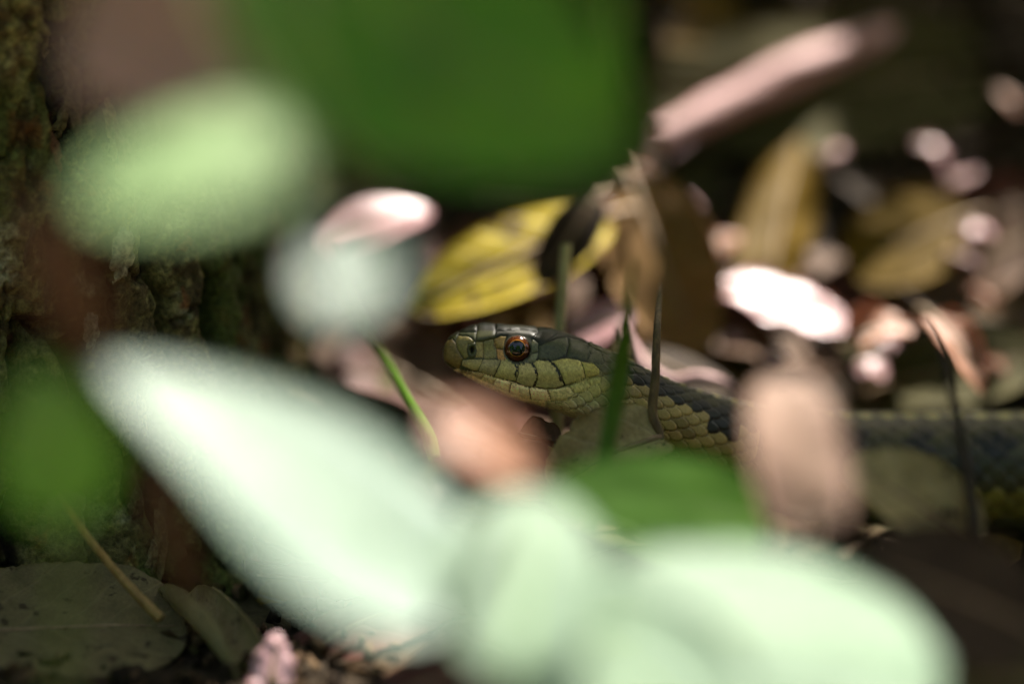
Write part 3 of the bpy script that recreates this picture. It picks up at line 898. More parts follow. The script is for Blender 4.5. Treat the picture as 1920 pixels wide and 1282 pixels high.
# black bars on the lip sutures
def bar(pts, w, colr, seed):
    d = np.full(nh, 1e9)
    for a, b in zip(pts[:-1], pts[1:]):
        d = np.minimum(d, segdist(hx, hy, a, b))
    m = d < w * (0.7 + 0.8 * vnoise(np.stack([hx / 14, hy / 14, 0 * hx + seed], -1), seed))
    cc2[m] = np.array(colr) * (1 + 0.3 * mott[m])[:, None]
bar([(852, 548), (872, 590), (856, 660)], 17, (0.012, 0.013, 0.011), 21)
bar([(1020, 530), (1062, 575), (1086, 650), (1078, 710), (1050, 770)], 15, (0.012, 0.012, 0.010), 22)
bar([(1235, 515), (1300, 580), (1330, 660), (1375, 745)], 19, (0.016, 0.013, 0.008), 23)
bar([(1200, 815), (1245, 940)], 10, (0.30, 0.15, 0.045), 24)
bar([(1004, 796), (1024, 925)], 6, (0.26, 0.14, 0.06), 25)
bar([(810, 742), (787, 850)], 5, (0.24, 0.14, 0.07), 26)
seam = dmin < 3.6
seamh = (dmin < 2.0)
cc2[seam & ~chin] *= 0.42
mo = dmo < 5.5
cc2[mo] = np.array([0.045, 0.032, 0.018])
ring = ed[hsel]
rm = (ring < 158) & (ring > 140)
cc2[rm] = np.array([0.10, 0.095, 0.055])
cc2[ring < 140] = np.array([0.012, 0.008, 0.005])
cc2[nd[hsel] < 40] = np.array([0.02, 0.013, 0.008])
hd = 0.15 * (1 - np.exp(-dmin / 10.0)) - 0.05 * np.exp(-(dmin / 5.0) ** 2)
hd = hd - 0.20 * np.exp(-(dmo / 8.0) ** 2)
cur = col[hsel]; cur[~scl] = cc2[~scl]; col[hsel] = cur
dcur = disp[hsel]; dcur[~scl] = hd[~scl]; dcur[scl] = 0.75 * dcur[scl]; disp[hsel] = dcur
pos = cen[:, None] + N[:, None] * yN[..., None] + B[:, None] * (xB + side * np.where(np.abs(xB) > 0.02, moff, 0) * np.minimum(1, np.abs(xB) / 1.2))[..., None]
gu = np.gradient(pos, axis=0)
gv = (np.roll(pos, -1, 1) - np.roll(pos, 1, 1))
nr = np.cross(gv, gu); nr /= np.linalg.norm(nr, axis=-1)[..., None] + 1e-12
outw = pos - cen[:, None]
sg = np.sign((nr * outw).sum(-1))
nr = np.where((np.sign(np.median(sg)) < 0), -nr, nr)
fadein = sstep(0, 14, np.arange(ns))[:, None] * (1 - sstep(ns - 40, ns - 5, np.arange(ns)))[:, None]
pos = pos + nr * (disp * fadein)[..., None]
org = np.array(P(1800, 990, 24))
sv = (pos - org).reshape(-1, 3)
sf = grid_faces(ns, na, True)
snake = empty("snake", org, "olive garter type snake lifting its head above the dead leaves, amber eye", "snake")
snake["label"] = "olive snake with amber ringed eye, head lifted above the dead leaves"
caps = np.array([[0, 0, 0]])
body = link("body", mesh_from("body", sv, sf, col=col.reshape(-1, 3)), M["skin"], snake)

# eyes
def eye_material():
    nt = NT("snake_eye")
    tc = nt.n("ShaderNodeTexCoord").outputs["Object"]
    sp = nt.n("ShaderNodeSeparateXYZ"); nt.l(tc, sp.inputs[0])
    cx = vmath(nt, 'ADD', sp.outputs[0], 0.00013); cy = vmath(nt, 'SUBTRACT', sp.outputs[1], 0.00028)
    r2 = vmath(nt, 'SQRT', vmath(nt, 'ADD', vmath(nt, 'MULTIPLY', cx, cx), vmath(nt, 'MULTIPLY', cy, cy)), 0)
    wob = vmath(nt, 'MULTIPLY', vmath(nt, 'SUBTRACT', nt.noise(tc, 3500, 3), 0.5), 0.00012)
    rr = vmath(nt, 'MULTIPLY', vmath(nt, 'ADD', r2, wob), 1 / 0.0019)
    c = nt.ramp(rr, [(0.0, (0.002, 0.002, 0.002)), (0.535, (0.002, 0.002, 0.002)), (0.56, (0.30, 0.125, 0.018)), (0.575, (0.26, 0.10, 0.014)), (0.60, (0.075, 0.022, 0.006)), (0.82, (0.045, 0.012, 0.004)), (0.93, (0.012, 0.006, 0.004))])
    ra = nt.noise(tc, 5000, 3, 0.8)
    c = nt.mix(1.0, c, nt.ramp(ra, [(0.3, 0.6), (0.7, 1.3)]), 'MULTIPLY')
    nt.l(c, nt.b.inputs["Base Color"])
    nt.b.inputs["Roughness"].default_value = 0.12
    nt.b.inputs["Specular IOR Level"].default_value = 0.3
    nt.b.inputs["Coat Weight"].default_value = 0.4
    nt.b.inputs["Coat Roughness"].default_value = 0.02
    return nt.m
M["eye"] = eye_material()
n1, n2 = 40, 40
th = np.linspace(0, math.pi, n1)[:, None]; ph = np.linspace(0, 2 * math.pi, n2, endpoint=False)[None]
ev = np.stack(np.broadcast_arrays(1.95 * np.sin(th) * np.cos(ph), 1.95 * np.sin(th) * np.sin(ph), 1.6 * np.cos(th)), -1)
eme = mesh_from("eye", ev, grid_faces(n1, n2, True))
ie = int(np.argmin(np.abs(spx - zpx(880))))
yoff = (spy[ie] - zpy(385)) * SC
je = [j for j in range(na) if abs(yN[ie, j] - yoff) < 0.12]
wcam = max(xB[ie, j] for j in je)
for s in (1, -1):
    ec = cen[ie] + N[ie] * yoff + B[ie] * s * (wcam - 1.05)
    z = B[ie] * s; x = RIGHT * 1.0; y = N[ie]
    o = link("eye", eme, M["eye"], snake)
    l = (ec - org) * MM
    o.matrix_basis = Matrix(((x[0], y[0], z[0], l[0]), (x[1], y[1], z[1], l[1]), (x[2], y[2], z[2], l[2]), (0, 0, 0, 1)))
SNAKE_C = cen[::6]

# ------------------------------------------------------------------ foreground plants
def plant(name, root, label, cat="plant", group=None):
    return empty(name, root, label, cat, group)

# seedling with the big pale leaf, lower left of the head
r1 = on_ground(8, -100)
pA = plant("seedling", r1, "seedling with broad whitish green sunlit leaves below the head of the snake")
b1 = plant_leaf(pA, (885, 1135, -106), (200, 665, -116), 29, "pale", (0.22, 0.76, 0.65), lit=(0, 1), a=0.42, b=0.95, bend=0.2, fold=0.10, wave=0.05, seed=1)
b2 = plant_leaf(pA, (955, 1290, -118), (1015, 905, -98), 18, "palemint", (0.1, 0.8, 0.6), lit=(0, 1), a=0.55, b=0.6, bend=0.3, fold=0.12, seed=2)
plant_stem(pA, [r1, r1 * .5 + b1 * .5 + [3, 0, -4], b1 + [1, 0, -3], P(890, 1115, -106)], [1.3, 1.1, 0.9, 0.6])
plant_stem(pA, [r1 * .35 + b1 * .65, b2 * .6 + b1 * .4 + [2, 0, -6], b2], [0.9, 0.8, 0.6], name="leaf_stalk")

# low plant with the wide pale leaf at the bottom
r2 = on_ground(40, -100)
pB = plant("seedling", r2, "low seedling with wide pale green glossy leaf before the tan dead leaf")
b3 = plant_leaf(pB, (1000, 1195, -108), (1790, 1190, -98), 29, "palemint", (-0.2, 0.7, 0.65), lit=(0, 1), a=0.45, b=0.42, bend=0.5, fold=-0.08, wave=0.05, seed=4)
b4 = plant_leaf(pB, (1350, 1450, -122), (1000, 1110, -102), 24, "palemint", (-0.1, 0.8, 0.6), lit=(0, 1), a=0.5, b=0.6, bend=0.4, fold=0.1, seed=5)
plant_stem(pB, [r2, r2 * .5 + b3 * .5, b3], [1.3, 1.0, 0.7])
plant_stem(pB, [r2, r2 * .4 + b4 * .6, b4], [1.0, 0.8, 0.6], name="leaf_stalk")

# saturated green leaf in front of the coils
r3 = on_ground(28, -62)
pC = plant("seedling", r3, "small seedling with one deep green leaf in front of the neck of the snake")
b5 = plant_leaf(pC, (1450, 985, -52), (1030, 900, -62), 14, "deepgreen", (0.0, 0.40, 0.9), lit=(0, 1), a=0.35, b=0.75, bend=0.3, fold=0.03, wave=0.02, seed=7, pr=0.2, ribm="stem")
plant_stem(pC, [r3, r3 * .5 + b5 * .5 + [2, 0, 0], b5], [0.9, 0.8, 0.6])

# left green leaf
r4 = on_ground(-52, -105)
pD = plant("seedling", r4, "seedling with a blurred mid green leaf in front of the tree bark")
b6 = plant_leaf(pD, (130, 985, -110), (70, 690, -116), 13, "lime", (0.1, 0.4, 0.9), lit=(0.3, 1), a=0.5, b=0.7, bend=0.5, fold=0.1, seed=8)
plant_stem(pD, [r4, r4 * .5 + b6 * .5, b6], [1.0, 0.9, 0.6])

# ------------------------------------------------------------------ shrub overhead, with leaves hanging into view
rS = on_ground(-300, -90)
shrub = plant("shrub", rS, "overhanging shrub whose large green leaves droop in front of the snake", "shrub")
b7 = plant_leaf(shrub, (430, -170, -124), (1205, 300, -124), 30, "green", (0.1, -0.15, 0.95), lit=(0.2, 0.85), a=0.5, b=0.85, bend=0.25, fold=0.02, seed=9)
b7b = plant_leaf(shrub, (1130, -140, -100), (1166, 230, -88), 2.6, "green", (0.1, 0.35, 0.9), a=0.5, b=0.6, bend=0.3, fold=0.1, seed=19)
b8 = plant_leaf(shrub, (590, 320, -142), (140, 320, -138), 21, "mint", (0.0, 0.8, 0.6), lit=(0, 1), a=0.45, b=0.55, bend=0.5, fold=0.08, seed=10)
b9 = plant_leaf(shrub, (690, 410, -130), (630, 565, -146), 9, "pale", (0.1, 0.8, 0.6), lit=(0.1, 1), a=0.45, b=0.45, bend=0.4, fold=0.08, seed=11)
hub = np.array([-130, -70, 320.0]); hub2 = np.array([-45, -110, 250.0])
plant_stem(shrub, [rS, rS * .6 + hub * .4 + [-20, -10, 60], hub, hub * .4 + hub2 * .6 + [0, 0, 25], hub2], [7, 5.5, 4, 3, 2], "twig", "main_stem", rough=0.1)
plant_stem(shrub, [hub2, b7 * .5 + hub2 * .5 + [0, 0, 12], b7], [1.6, 1.2, 0.7], name="leaf_stalk")
plant_stem(shrub, [b7 + [3, -2, 9], b8 * .4 + b7 * .6 + [-6, -8, 6], b8], [0.6, 0.5, 0.4], name="leaf_stalk")
plant_stem(shrub, [b7 + [3, -2, 9], b9 * .5 + b7 * .5 + [0, -10, 6], b9], [0.6, 0.5, 0.4], name="leaf_stalk")
plant_stem(shrub, [hub2, b7b * .5 + hub2 * .5 + [6, 0, 6], b7b], [1.2, 1.0, 0.6], name="leaf_stalk")

# ------------------------------------------------------------------ fallen leaves, foreground to background
FL = fallen_leaf
FL((1520, 1005, -78), (1475, 695, -70), 12, "tan", (0.2, 0.45, 0.88), "upright tan dead leaf blade standing between the green leaf and the snake body", a=0.25, b=0.3, bend=0.4, fold=0.08, wave=0.05, jag=0.05, seed=20, lit=(0.1, 1), pet=0.3)
FL((1000, 890, -90), (815, 775, -96), 10, "rust", (0.1, 0.7, 0.7), "peach coloured sunlit dead leaf below the chin of the snake", lit=(0.0, 1), a=0.5, b=0.5, bend=0.6, seed=21, pet=0.5)
FL((60, 380, -118), (190, 690, -114), 7, "brown", (0.2, 0.2, 1), "reddish brown dead leaf hanging in front of the bark", a=0.5, b=0.7, bend=0.5, seed=22)
FL((130, 20, -116), (520, 130, -122), 20, "tan", (0.1, 0.2, 1), "greyish brown withered leaf hanging beside the big green leaf", a=0.4, b=0.5, bend=0.5, seed=23)
FL((370, 1130, -80), (270, 850, -86), 4.5, "brown", (0.1, 0.4, 0.9), "dull brown dead leaf leaning against the foot of the bark", a=0.5, b=0.6, bend=0.4, seed=24)
FL((1840, 1030, -24), (1600, 860, -30), 12, "khaki", (0.1, 0.5, 0.85), "grey olive dead leaf leaning on the flank of the snake", a=0.4, b=0.5, bend=0.5, roll=0.3, seed=25, nu=40, nv=24)
FL((1950, 1190, -60), (1620, 1040, -66), 18, "dark", (0.1, 0.5, 0.8), "dark brown dead leaf below the flank of the snake", a=0.4, b=0.5, bend=0.5, seed=26)
FL((1990, 1270, -58), (1600, 1300, -60), 18, "olive", (0, 0.8, 0.6), "olive brown dead leaf beside the wide pale leaf", a=0.4, b=0.5, bend=0.5, seed=27)
# in focus: curled khaki leaf under the neck, with its dark stalk
FL((1245, 815, -4), (1030, 905, -8), 12, "khaki", (-0.15, 0.55, 0.85), "curled khaki dead leaf under the neck with its dark stalk upright", a=0.30, b=0.45, bend=0.7, roll=0.9, wave=0.10, jag=0.18, seed=28, nu=70, nv=44, fine=0.25, pet=0)
FL((1060, 850, 2), (975, 800, 0), 4.5, "brown", (0.0, 0.8, 0.5), "small shrivelled brown leaf curl under the chin", a=0.5, b=0.6, bend=0.9, roll=1.2, wave=0.2, jag=0.2, seed=29, nu=40, nv=24, pet=0.1)
# bottom left
FL((-80, 1192, -10), (345, 1168, -5), 24, "dusk", (0.02, 0.8, 0.6), "flat greyish khaki dead leaf lying at the foot of the bark", a=0.3, b=0.35, bend=0.2, wave=0.06, jag=0.06, seed=30, nu=80, nv=50, fine=0.35, pet=0.1)
FL((470, 1300, -18), (325, 1110, 0), 11, "khaki", (0.35, 0.6, 0.6), "rolled khaki dead leaf like a small tube by the straw stalk", a=0.18, b=0.25, bend=0.5, roll=2.2, wave=0.08, jag=0.1, seed=31, nu=70, nv=50, fine=0.25, pet=0)
FL((500, 1320, -26), (522, 1185, -22), 5.2, "pink", (0.2, 0.65, 0.7), "small pink sunlit scrap of leaf next to the rolled leaf", lit=(0, 1), a=0.3, b=0.55, bend=0.3, wave=0.2, jag=0.5, seed=32, pet=0)
FL((600, 1150, 6), (480, 1110, 8), 8, "ochre", (0, 0.7, 0.7), "ochre dead leaf scrap with dark specks under the pale leaf", a=0.4, b=0.5, bend=0.3, jag=0.2, seed=33, nu=40, nv=24)
# behind the head
FL((1150, 400, 52), (770, 570, 40), 12.5, "yellow", (0.15, 0.45, 0.9), "yellow fallen leaf with brown blotches behind the head of the snake", lit=(0.25, 0.85), a=0.45, b=0.55, bend=0.4, fold=0.08, seed=34, nu=40, nv=24, pr=0.7)
FL((1125, 360, 44), (1010, 530, 38), 7, "dark", (0.2, 0.3, 0.9), "very dark brown leaf lying over the yellow leaf", a=0.5, b=0.6, bend=0.6, seed=35)
FL((1180, 330, 60), (1310, 660, 50), 16, "caramel", (-0.2, 0.5, 0.85), "orange brown upright dead leaf behind the dark stalk", lift=16, lit=(0.1, 0.9), a=0.5, b=0.55, bend=0.5, seed=36)
FL((1440, 560, 72), (1500, 230, 82), 12, "ochre", (-0.2, 0.5, 0.9), "ochre dead leaf with pale rim above the white sunlit leaf", lift=12, a=0.45, b=1.0, bend=0.5, roll=0.5, wave=0.2, seed=37)
FL((1830, 400, 84), (1590, 500, 74), 15, "ochre", (0.1, 0.5, 0.9), "rounded olive ochre dead leaf lying below the sunlit scraps", lift=13, a=0.45, b=0.45, bend=0.5, seed=38)
FL((1950, 430, 66), (1690, 570, 60), 14, "brown", (0.1, 0.5, 0.9), "maroon brown dead leaf below the rounded ochre leaf", a=0.5, b=0.5, bend=0.5, seed=39)
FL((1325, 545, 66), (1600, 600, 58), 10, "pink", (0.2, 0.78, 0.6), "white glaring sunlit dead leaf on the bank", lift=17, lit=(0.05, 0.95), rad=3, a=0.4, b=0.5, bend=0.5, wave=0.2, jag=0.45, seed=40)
FL((1590, 640, 40), (1710, 600, 44), 8, "rust", (0.0, 0.6, 0.8), "orange pink curled dead leaf on the bank above the snake body", lit=(0, 1), a=0.5, b=0.6, bend=0.9, roll=0.8, wave=0.2, jag=0.2, seed=41)
FL((1740, 580, 38), (1850, 730, 30), 7, "rust", (0.3, 0.5, 0.8), "orange sunlit leaf with pointed tip hanging over the snake body", lit=(0, 1), a=0.5, b=0.9, bend=0.6, roll=0.6, wave=0.15, jag=0.2, seed=42)
FL((1180, 660, 40), (1390, 745, 36), 8, "dark", (0.1, 0.6, 0.7), "blackish dead leaf lying close behind the neck of the snake", a=0.4, b=0.5, bend=0.2, roll=-0.5, seed=43)
FL((1660, 720, 52), (1960, 660, 50), 13, "olive", (0.0, 0.5, 0.9), "olive brown dead leaf lying behind the snake body", a=0.4, b=0.4, bend=0.3, seed=44)
FL((1060, 640, 44), (1185, 585, 40), 7, "pink", (0.1, 0.6, 0.8), "dusty pink dead leaf behind the back of the head", lit=(0.2, 0.8), a=0.4, b=0.5, bend=0.5, seed=45)
FL((860, 760, 60), (600, 610, 66), 17, "brown", (0.0, 0.5, 0.9), "reddish brown dead leaf lying in shade in front of the snout", a=0.4, b=0.5, bend=0.4, seed=46)
FL((600, 470, 78), (800, 380, 80), 10, "pink", (0.0, 0.8, 0.6), "white pink sunlit dead leaf behind the dark green leaf", lit=(0.1, 0.9), rad=1.0, a=0.4, b=0.4, bend=0.3, seed=47)
FL((1200, 330, 74), (1310, 220, 78), 7, "pink", (-0.1, 0.6, 0.8), "pink curled dead leaf at the lower end of the bare stick", lit=(0, 1), a=0.5, b=0.5, bend=0.9, roll=0.9, seed=48)
FL((1910, 120, 110), (1180, 210, 110), 26, "olive", (0, 0.5, 0.9), "broad dark olive leaf under the bare stick", lift=4, a=0.35, b=0.4, bend=0.05, seed=49)
FL((1180, 60, 110), (1400, 20, 100), 12, "ochre", (0, 0.5, 0.9), "ochre dead leaf above the bare stick", a=0.5, b=0.5, bend=0.5, seed=50)
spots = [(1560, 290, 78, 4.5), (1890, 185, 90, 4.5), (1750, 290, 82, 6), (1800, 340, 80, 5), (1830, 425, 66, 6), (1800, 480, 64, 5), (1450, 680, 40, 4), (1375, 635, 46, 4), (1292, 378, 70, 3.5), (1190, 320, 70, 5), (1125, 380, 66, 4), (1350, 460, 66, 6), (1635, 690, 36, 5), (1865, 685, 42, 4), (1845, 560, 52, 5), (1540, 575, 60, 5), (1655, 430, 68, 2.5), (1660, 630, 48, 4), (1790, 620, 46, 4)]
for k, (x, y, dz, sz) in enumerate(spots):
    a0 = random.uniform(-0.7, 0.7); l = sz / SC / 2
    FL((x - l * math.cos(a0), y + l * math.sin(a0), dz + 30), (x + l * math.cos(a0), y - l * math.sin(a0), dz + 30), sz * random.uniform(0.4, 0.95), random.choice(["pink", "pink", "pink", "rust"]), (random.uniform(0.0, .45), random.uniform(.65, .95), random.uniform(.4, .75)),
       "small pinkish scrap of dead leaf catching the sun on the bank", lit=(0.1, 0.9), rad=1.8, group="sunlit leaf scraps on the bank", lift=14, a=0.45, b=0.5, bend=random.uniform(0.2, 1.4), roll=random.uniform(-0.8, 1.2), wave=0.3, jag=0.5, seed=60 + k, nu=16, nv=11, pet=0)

# ------------------------------------------------------------------ stalks, blades and sticks
def strand(name, pts, radii, mt, label, cat, flat=1.0, flatdir=None, rough=0.0, n=40, k=10, lit=None, seed=0, trad=3.0):
    w = np.array([P(*q) if len(q) == 3 else q[:3] for q in pts])
    e = empty(name, w[0], label, cat)
    part = {"grass_blade": "blade", "stick": "wood"}.get(name, "stalk")
    link(part, tube_mesh(part, w - w[0], radii, n, k, rough=rough, flat=flat, flatdir=flatdir, seed=seed), M[mt], e)
    if lit:
        c = catmull(w, 40)
        for p in c[int(lit[0] * 39):int(lit[1] * 39) + 1]: TARGETS.append((p, trad))
    return e
CF = -FWD
strand("grass_blade", [(600, 440, -48), (650, 560, -40), (715, 660, -22), (765, 750, -12), (800, 812, -8), (815, 860, -8)], [0.3, 1.0, 1.7, 1.9, 1.5, 1.0], "grass", "bright green grass blade slanting in front of the snout", "grass blade", flat=0.25, flatdir=cdir(0.5, 0.6, 0.6), lit=(0.45, 0.95))
strand("grass_blade", [(1188, 490, -36), (1178, 570, -31), (1168, 660, -27), (1156, 740, -25), (1134, 860, -25), (1112, 1000, -28)], [0.15, 0.7, 1.2, 1.3, 1.1, 0.9], "grassdark", "dark green grass blade crossing in front of the neck", "grass blade", flat=0.25, flatdir=cdir(0.15, 0.1, 0.95))
strand("dry_stalk", [(1238, 530, 12), (1236, 560, 6), (1232, 620, 0), (1229, 700, -3), (1224, 775, -3.5), (1238, 815, -4), (1241, 860, -5)], [0.12, 0.38, 0.52, 0.6, 0.66, 0.5, 0.3], "twig", "thin dark upright stalk in front of the yellow neck scales", "stalk", rough=0.12, n=90, k=14, seed=3)
strand("dry_stalk", [(1062, 460, 20), (1055, 540, 18), (1047, 640, 17), (1045, 740, 17), (1043, 830, 17), (1040, 960, 16)], [0.75, 0.75, 0.8, 0.8, 0.9, 0.9], "khakistem", "khaki upright stem behind the head of the snake", "stalk", rough=0.08, n=40)
strand("straw_stalk", [(95, 905, -14), (125, 950, -10), (168, 1010, -8), (215, 1068, -7), (262, 1120, -8), (302, 1160, -9)], [0.25, 0.4, 0.5, 0.55, 0.65, 0.7], "straw", "amber straw stalk leaning at the foot of the bark", "stalk", rough=0.12, n=80, k=12, seed=5)
strand("stick", [(1735, 590, -22), (1765, 660, -24), (1795, 790, -26), (1825, 960, -28), (1840, 1080, -32)], [0.1, 0.45, 0.6, 0.8, 1.0], "black", "thin blackened stick crossing the snake body", "stick", rough=0.1)
strand("stick", [(1225, 262, gdz(1225, 262) - 13), (1330, 215, gdz(1330, 215) - 12), (1450, 155, gdz(1450, 155) - 11), (1580, 95, gdz(1580, 95) - 9), (1700, 55, gdz(1700, 55) - 5), (1790, 30, gdz(1790, 30) - 1)], [1.6, 2.7, 2.9, 2.5, 1.9, 1.0], "pinkwood", "bare pinkish stick lying diagonally on the bank", "stick", rough=0.3, lit=(0.0, 0.5), k=14)
strand("stick", [(1690, 540, 46), (1740, 580, 44), (1800, 600, 44), (1880, 605, 46)], [0.25, 0.3, 0.3, 0.2], "black", "hair thin dark twig over the orange pink leaf", "stick")
strand("leaf_rim", [(1160, 600, 36), (1185, 650, 34), (1215, 690, 32), (1258, 715, 30), (1310, 706, 30), (1368, 725, 30), (1400, 760, 32)], [0.5, 0.8, 0.9, 0.9, 0.8, 0.7, 0.4], "pinkwood", "thin pinkish strand added as the sunlit edge of the dead leaf behind the neck", "leaf_rim", rough=0.2, lit=(0.1, 0.9), trad=1.0)  # pink strand added to stand in for a leaf edge catching the sun
strand("stick", [(1300, 520, 70), (1420, 590, 62), (1545, 640, 56)], [0.6, 0.7, 0.5], "black", "short dark twig among the ochre leaves on the bank", "stick")

# ------------------------------------------------------------------ which way the sun comes in
TP = np.array([t_[0] for t_ in TARGETS]); TRD = np.array([t_[1] for t_ in TARGETS])
u1 = np.cross(SUN_DIR, [0, 0, 1.0]); u1 /= np.linalg.norm(u1); u2 = np.cross(SUN_DIR, u1)
TPU = np.stack([TP @ u1, TP @ u2], -1)
TPH = TP @ SUN_DIR
def open_gap(V):
    n = len(V)
    pts = np.concatenate([V, 0.5 * (V + np.roll(V, 1, axis=1)), 0.5 * (V + np.roll(V, 3, axis=1)), (V[:, 1:6:2] + V[:, [6, 7, 6]] + V[:, [7, 3, 0]]) / 3], 1)
    q = np.stack([pts @ u1, pts @ u2], -1)
    ok = np.ones(n, bool)
    cell = 1.0; lo = TPU.min(0) - 12; shp = ((TPU.max(0) + 12 - lo) / cell).astype(int) + 1
    hole = np.zeros(shp, bool)
    gi = np.stack(np.meshgrid(np.arange(shp[0]), np.arange(shp[1]), indexing='ij'), -1) * cell + lo
    for c_, r_ in zip(TPU, TRD):
        a_ = np.maximum(((c_ - r_ - lo) / cell).astype(int), 0); b_ = ((c_ + r_ - lo) / cell).astype(int) + 2
        w_ = gi[a_[0]:b_[0], a_[1]:b_[1]]
        hole[a_[0]:b_[0], a_[1]:b_[1]] |= np.linalg.norm(w_ - c_, axis=-1) < r_
    ij = np.floor((q - lo) / cell + 0.5).astype(int)
    inb = ((ij >= 0) & (ij < shp)).all(-1)
    ij = np.clip(ij, 0, shp - 1)
    ok = ~((hole[ij[..., 0], ij[..., 1]] & inb).any(1))
    return ok
def clear_of_sun(pts, margin=0.5):
    """true when none of the points stands between the sun and a sunlit spot"""
    q = np.stack([pts @ u1, pts @ u2], -1)
    h = pts @ SUN_DIR
    d = np.linalg.norm(q[:, None] - TPU[None], axis=-1) - TRD - margin
    return not ((d < 0) & (h[:, None] > TPH[None] + 1.0)).any()

# ------------------------------------------------------------------ leaf litter
protos = []; shapes = []; pv = []
mats = ["brown", "dark", "olive", "maroon", "dark", "amber", "brown", "dark", "maroon", "olive"]
for k in range(10):
    L = random.uniform(22, 42)
    asp = random.uniform(0.38, 0.6); rl = random.uniform(-.5, .9); jg = random.choice([0, .15, .3])
    v, f, luv, c = blade(L, L * asp, a=random.uniform(.4, .6), b=random.uniform(.5, .9), nu=18, nv=11, fold=random.uniform(-.1, .25), bend=random.uniform(-.5, .9), roll=rl, wave=0.15, jag=jg, seed=200 + k)
    shapes.append(("long " if L > 34 else "short " if L < 28 else "") + ("curled" if rl > 0.5 else "ragged" if jg > 0.2 else "slender" if asp < 0.46 else "broad"))
    pv.append(v[:len(v) // 2:4])
    bm = mesh_from("blade", v, f, luv=luv); bm.materials.append(M[mats[k]])
    rm_ = tube_mesh("midrib", c[1:-1:3], [0.45, 0.15], 12, 5); rm_.materials.append(M["rib"])
    protos.append((bm, rm_, L))
CN = {"brown": "brown", "dark": "blackish brown", "olive": "olive", "maroon": "maroon", "amber": "amber"}
def litter_label(k, x, y):
    where = ("on the soil ahead of the snake" if y < -12 else "on the low ground beside the snake") if y < 25 else None
    if where is None:
        side_ = "behind the snout" if x < -8 else "behind the neck" if x < 30 else "above the snake body"
        where = ("low on the bank " if y < 62 else "halfway up the bank " if y < 105 else "high on the bank ") + side_
    return "%s %s dead leaf %s" % (shapes[k], CN[mats[k]], where)
nlit = 0
tries = 0
while nlit < 270 and tries < 7000:
    tries += 1
    x = random.uniform(-85, 100); y = random.triangular(-60, 150, 70)
    if y < 20 and random.random() < 0.4: continue
    if x < -28 and y < 12: continue
    if math.hypot(x - TX, y - TY) < TR + 8: continue
    z = float(terrain(x, y))
    lift = random.uniform(0.5, 3.5)
    p = np.array([x, y, z + lift])
    if np.min(np.linalg.norm(SNAKE_C - p, axis=1)) < 19: continue
    if y < 15 and abs(x) < 60 and lift > 2.5: p[2] = z + 1.5
    e_ = 2.0
    gn = np.array([-(float(terrain(x + e_, y)) - z) / e_, -(float(terrain(x, y + e_)) - z) / e_, 1.0])
    gn += np.array([random.gauss(0, .3), random.gauss(0, .3), 0]); gn /= np.linalg.norm(gn)
    a0 = random.uniform(0, 2 * math.pi)
    d = np.array([math.cos(a0), math.sin(a0), 0]); d -= gn * d.dot(gn); d /= np.linalg.norm(d)
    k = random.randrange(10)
    if x > 12 and y > 78: k = random.choice([1, 4, 7, 1, 4, 2])      # darker leaves only, standing in for deep shade on this part of the bank
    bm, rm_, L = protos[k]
    s = np.cross(gn, d)
    o = p - d * L / 2
    bp_ = pv[k] @ np.stack([d, s, gn]) + o
    if not clear_of_sun(bp_): continue
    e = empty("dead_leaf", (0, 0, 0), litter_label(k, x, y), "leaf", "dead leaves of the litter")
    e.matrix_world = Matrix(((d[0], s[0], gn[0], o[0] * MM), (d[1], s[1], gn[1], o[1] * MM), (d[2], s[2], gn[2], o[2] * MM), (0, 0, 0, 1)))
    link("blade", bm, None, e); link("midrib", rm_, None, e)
    nlit += 1
# crumbs: bits of leaf, bark and soil too small to pick apart
nC = 5200
cx = RNG.uniform(-105, 105, nC); cy = RNG.uniform(-75, 160, nC)
cz = terrain(cx, cy) + RNG.uniform(0.0, 2.0, nC)
cs = RNG.uniform(0.5, 2.2, nC)
base_v = np.array([[-1, -.6, 0], [1, -.5, .1], [.8, .7, -.1], [-.9, .5, .15], [0, 0, .5], [0, 0, -.4]])
rot = RNG.normal(size=(nC, 3, 3)); q_, _ = np.linalg.qr(rot)
cv = np.einsum('nij,vj->nvi', q_, base_v) * cs[:, None, None] * np.array([1, 1, .8]) + np.stack([cx, cy, cz], -1)[:, None]
cf = np.array([[0, 1, 4], [1, 2, 4], [2, 3, 4], [3, 0, 4], [1, 0, 5], [2, 1, 5], [3, 2, 5], [0, 3, 5]])
cF = (cf[None] + (np.arange(nC) * 6)[:, None, None]).reshape(-1, 3)
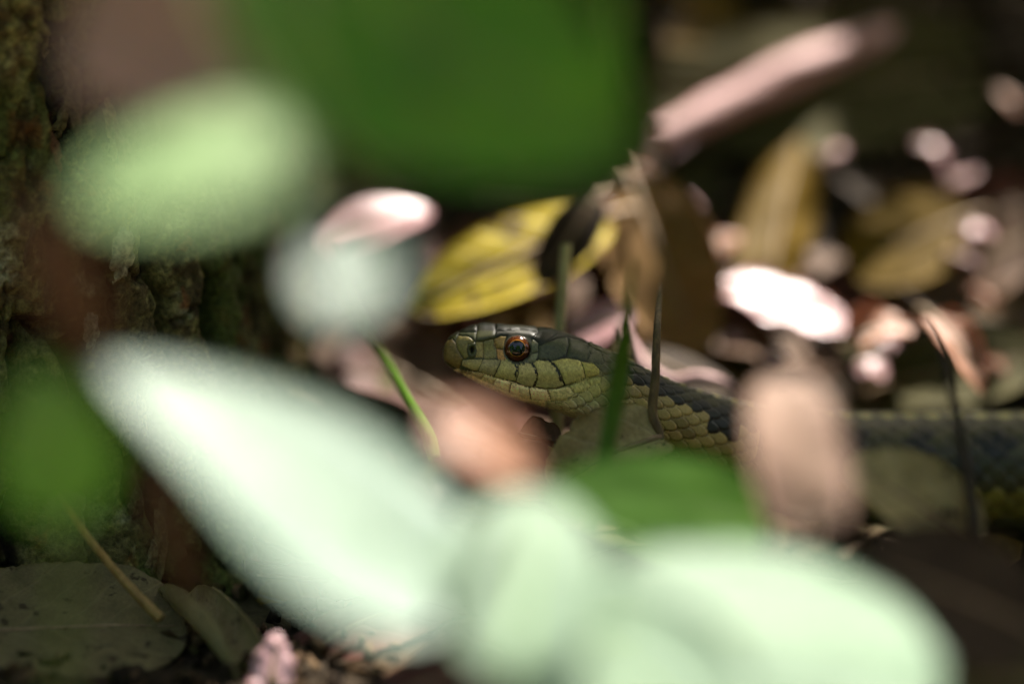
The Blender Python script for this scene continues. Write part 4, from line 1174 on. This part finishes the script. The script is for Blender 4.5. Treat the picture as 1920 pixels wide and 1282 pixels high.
pal_ = np.array([[.05, .03, .015], [.02, .014, .008], [.10, .065, .035], [.04, .035, .012], [.015, .01, .006]])
ccol = np.repeat(pal_[RNG.integers(0, 5, nC)] * RNG.uniform(.6, 1.3, (nC, 1)), 6, axis=0)
cr = link("litter_crumbs", mesh_from("litter_crumbs", cv.reshape(-1, 3), cF, col=ccol, smooth=False), M["soil"])
tag(cr, "loose crumbs of leaf, bark and soil scattered over the ground", "crumbs", kind="stuff")

# ------------------------------------------------------------------ unseen shrub canopy added to cast the shade, gaps cut towards the sunlit spots
nL = 7000
zc = RNG.uniform(235, 430, nL)
k_ = zc / math.tan(SUN_ELEV)
lx = RNG.uniform(-190, 190, nL) + k_ * 0.447
ly = RNG.uniform(-260, 210, nL) + k_ * 0.894
leaf_cloud("crown", np.stack([lx, ly, zc], -1), RNG.uniform(16, 30, nL), 9, M["green"], shrub, rS, keep=open_gap)
nbr = 0
for k in range(600):
    if nbr >= 30: break
    j = random.randrange(nL)
    tip = np.array([lx[j], ly[j], zc[j]])
    s0 = hub if k % 2 else (hub * .4 + hub2 * .6 + np.array([0, 0, 25]))
    mid = s0 * .5 + tip * .5 + np.array([random.uniform(-20, 20), random.uniform(-20, 20), 20])
    if not clear_of_sun(catmull([s0, mid, tip], 60), 1.8): continue
    nbr += 1
    plant_stem(shrub, [s0, mid, tip], [1.6, 1.0, 0.4], "twig", "branch")

# ------------------------------------------------------------------ unseen wood around, one ring of leaves added to block low sky light
nW = 15000
wa = RNG.uniform(0, 2 * math.pi, nW)
wr = RNG.uniform(2600, 4200, nW)
wz = RNG.uniform(0, 1, nW) ** 0.9 * 2700 * (0.8 + 0.35 * np.sin(wa * 7) + 0.2 * np.sin(wa * 17))
wx, wy = wr * np.cos(wa), wr * np.sin(wa)
wo = leaf_cloud("undergrowth", np.stack([wx, wy, wz + terrain(wx, wy)], -1), RNG.uniform(180, 340, nW), 15, M["green"], None, np.zeros(3))
tag(wo, "dense green undergrowth, an unseen ring added to block low sky light", "undergrowth", kind="stuff")
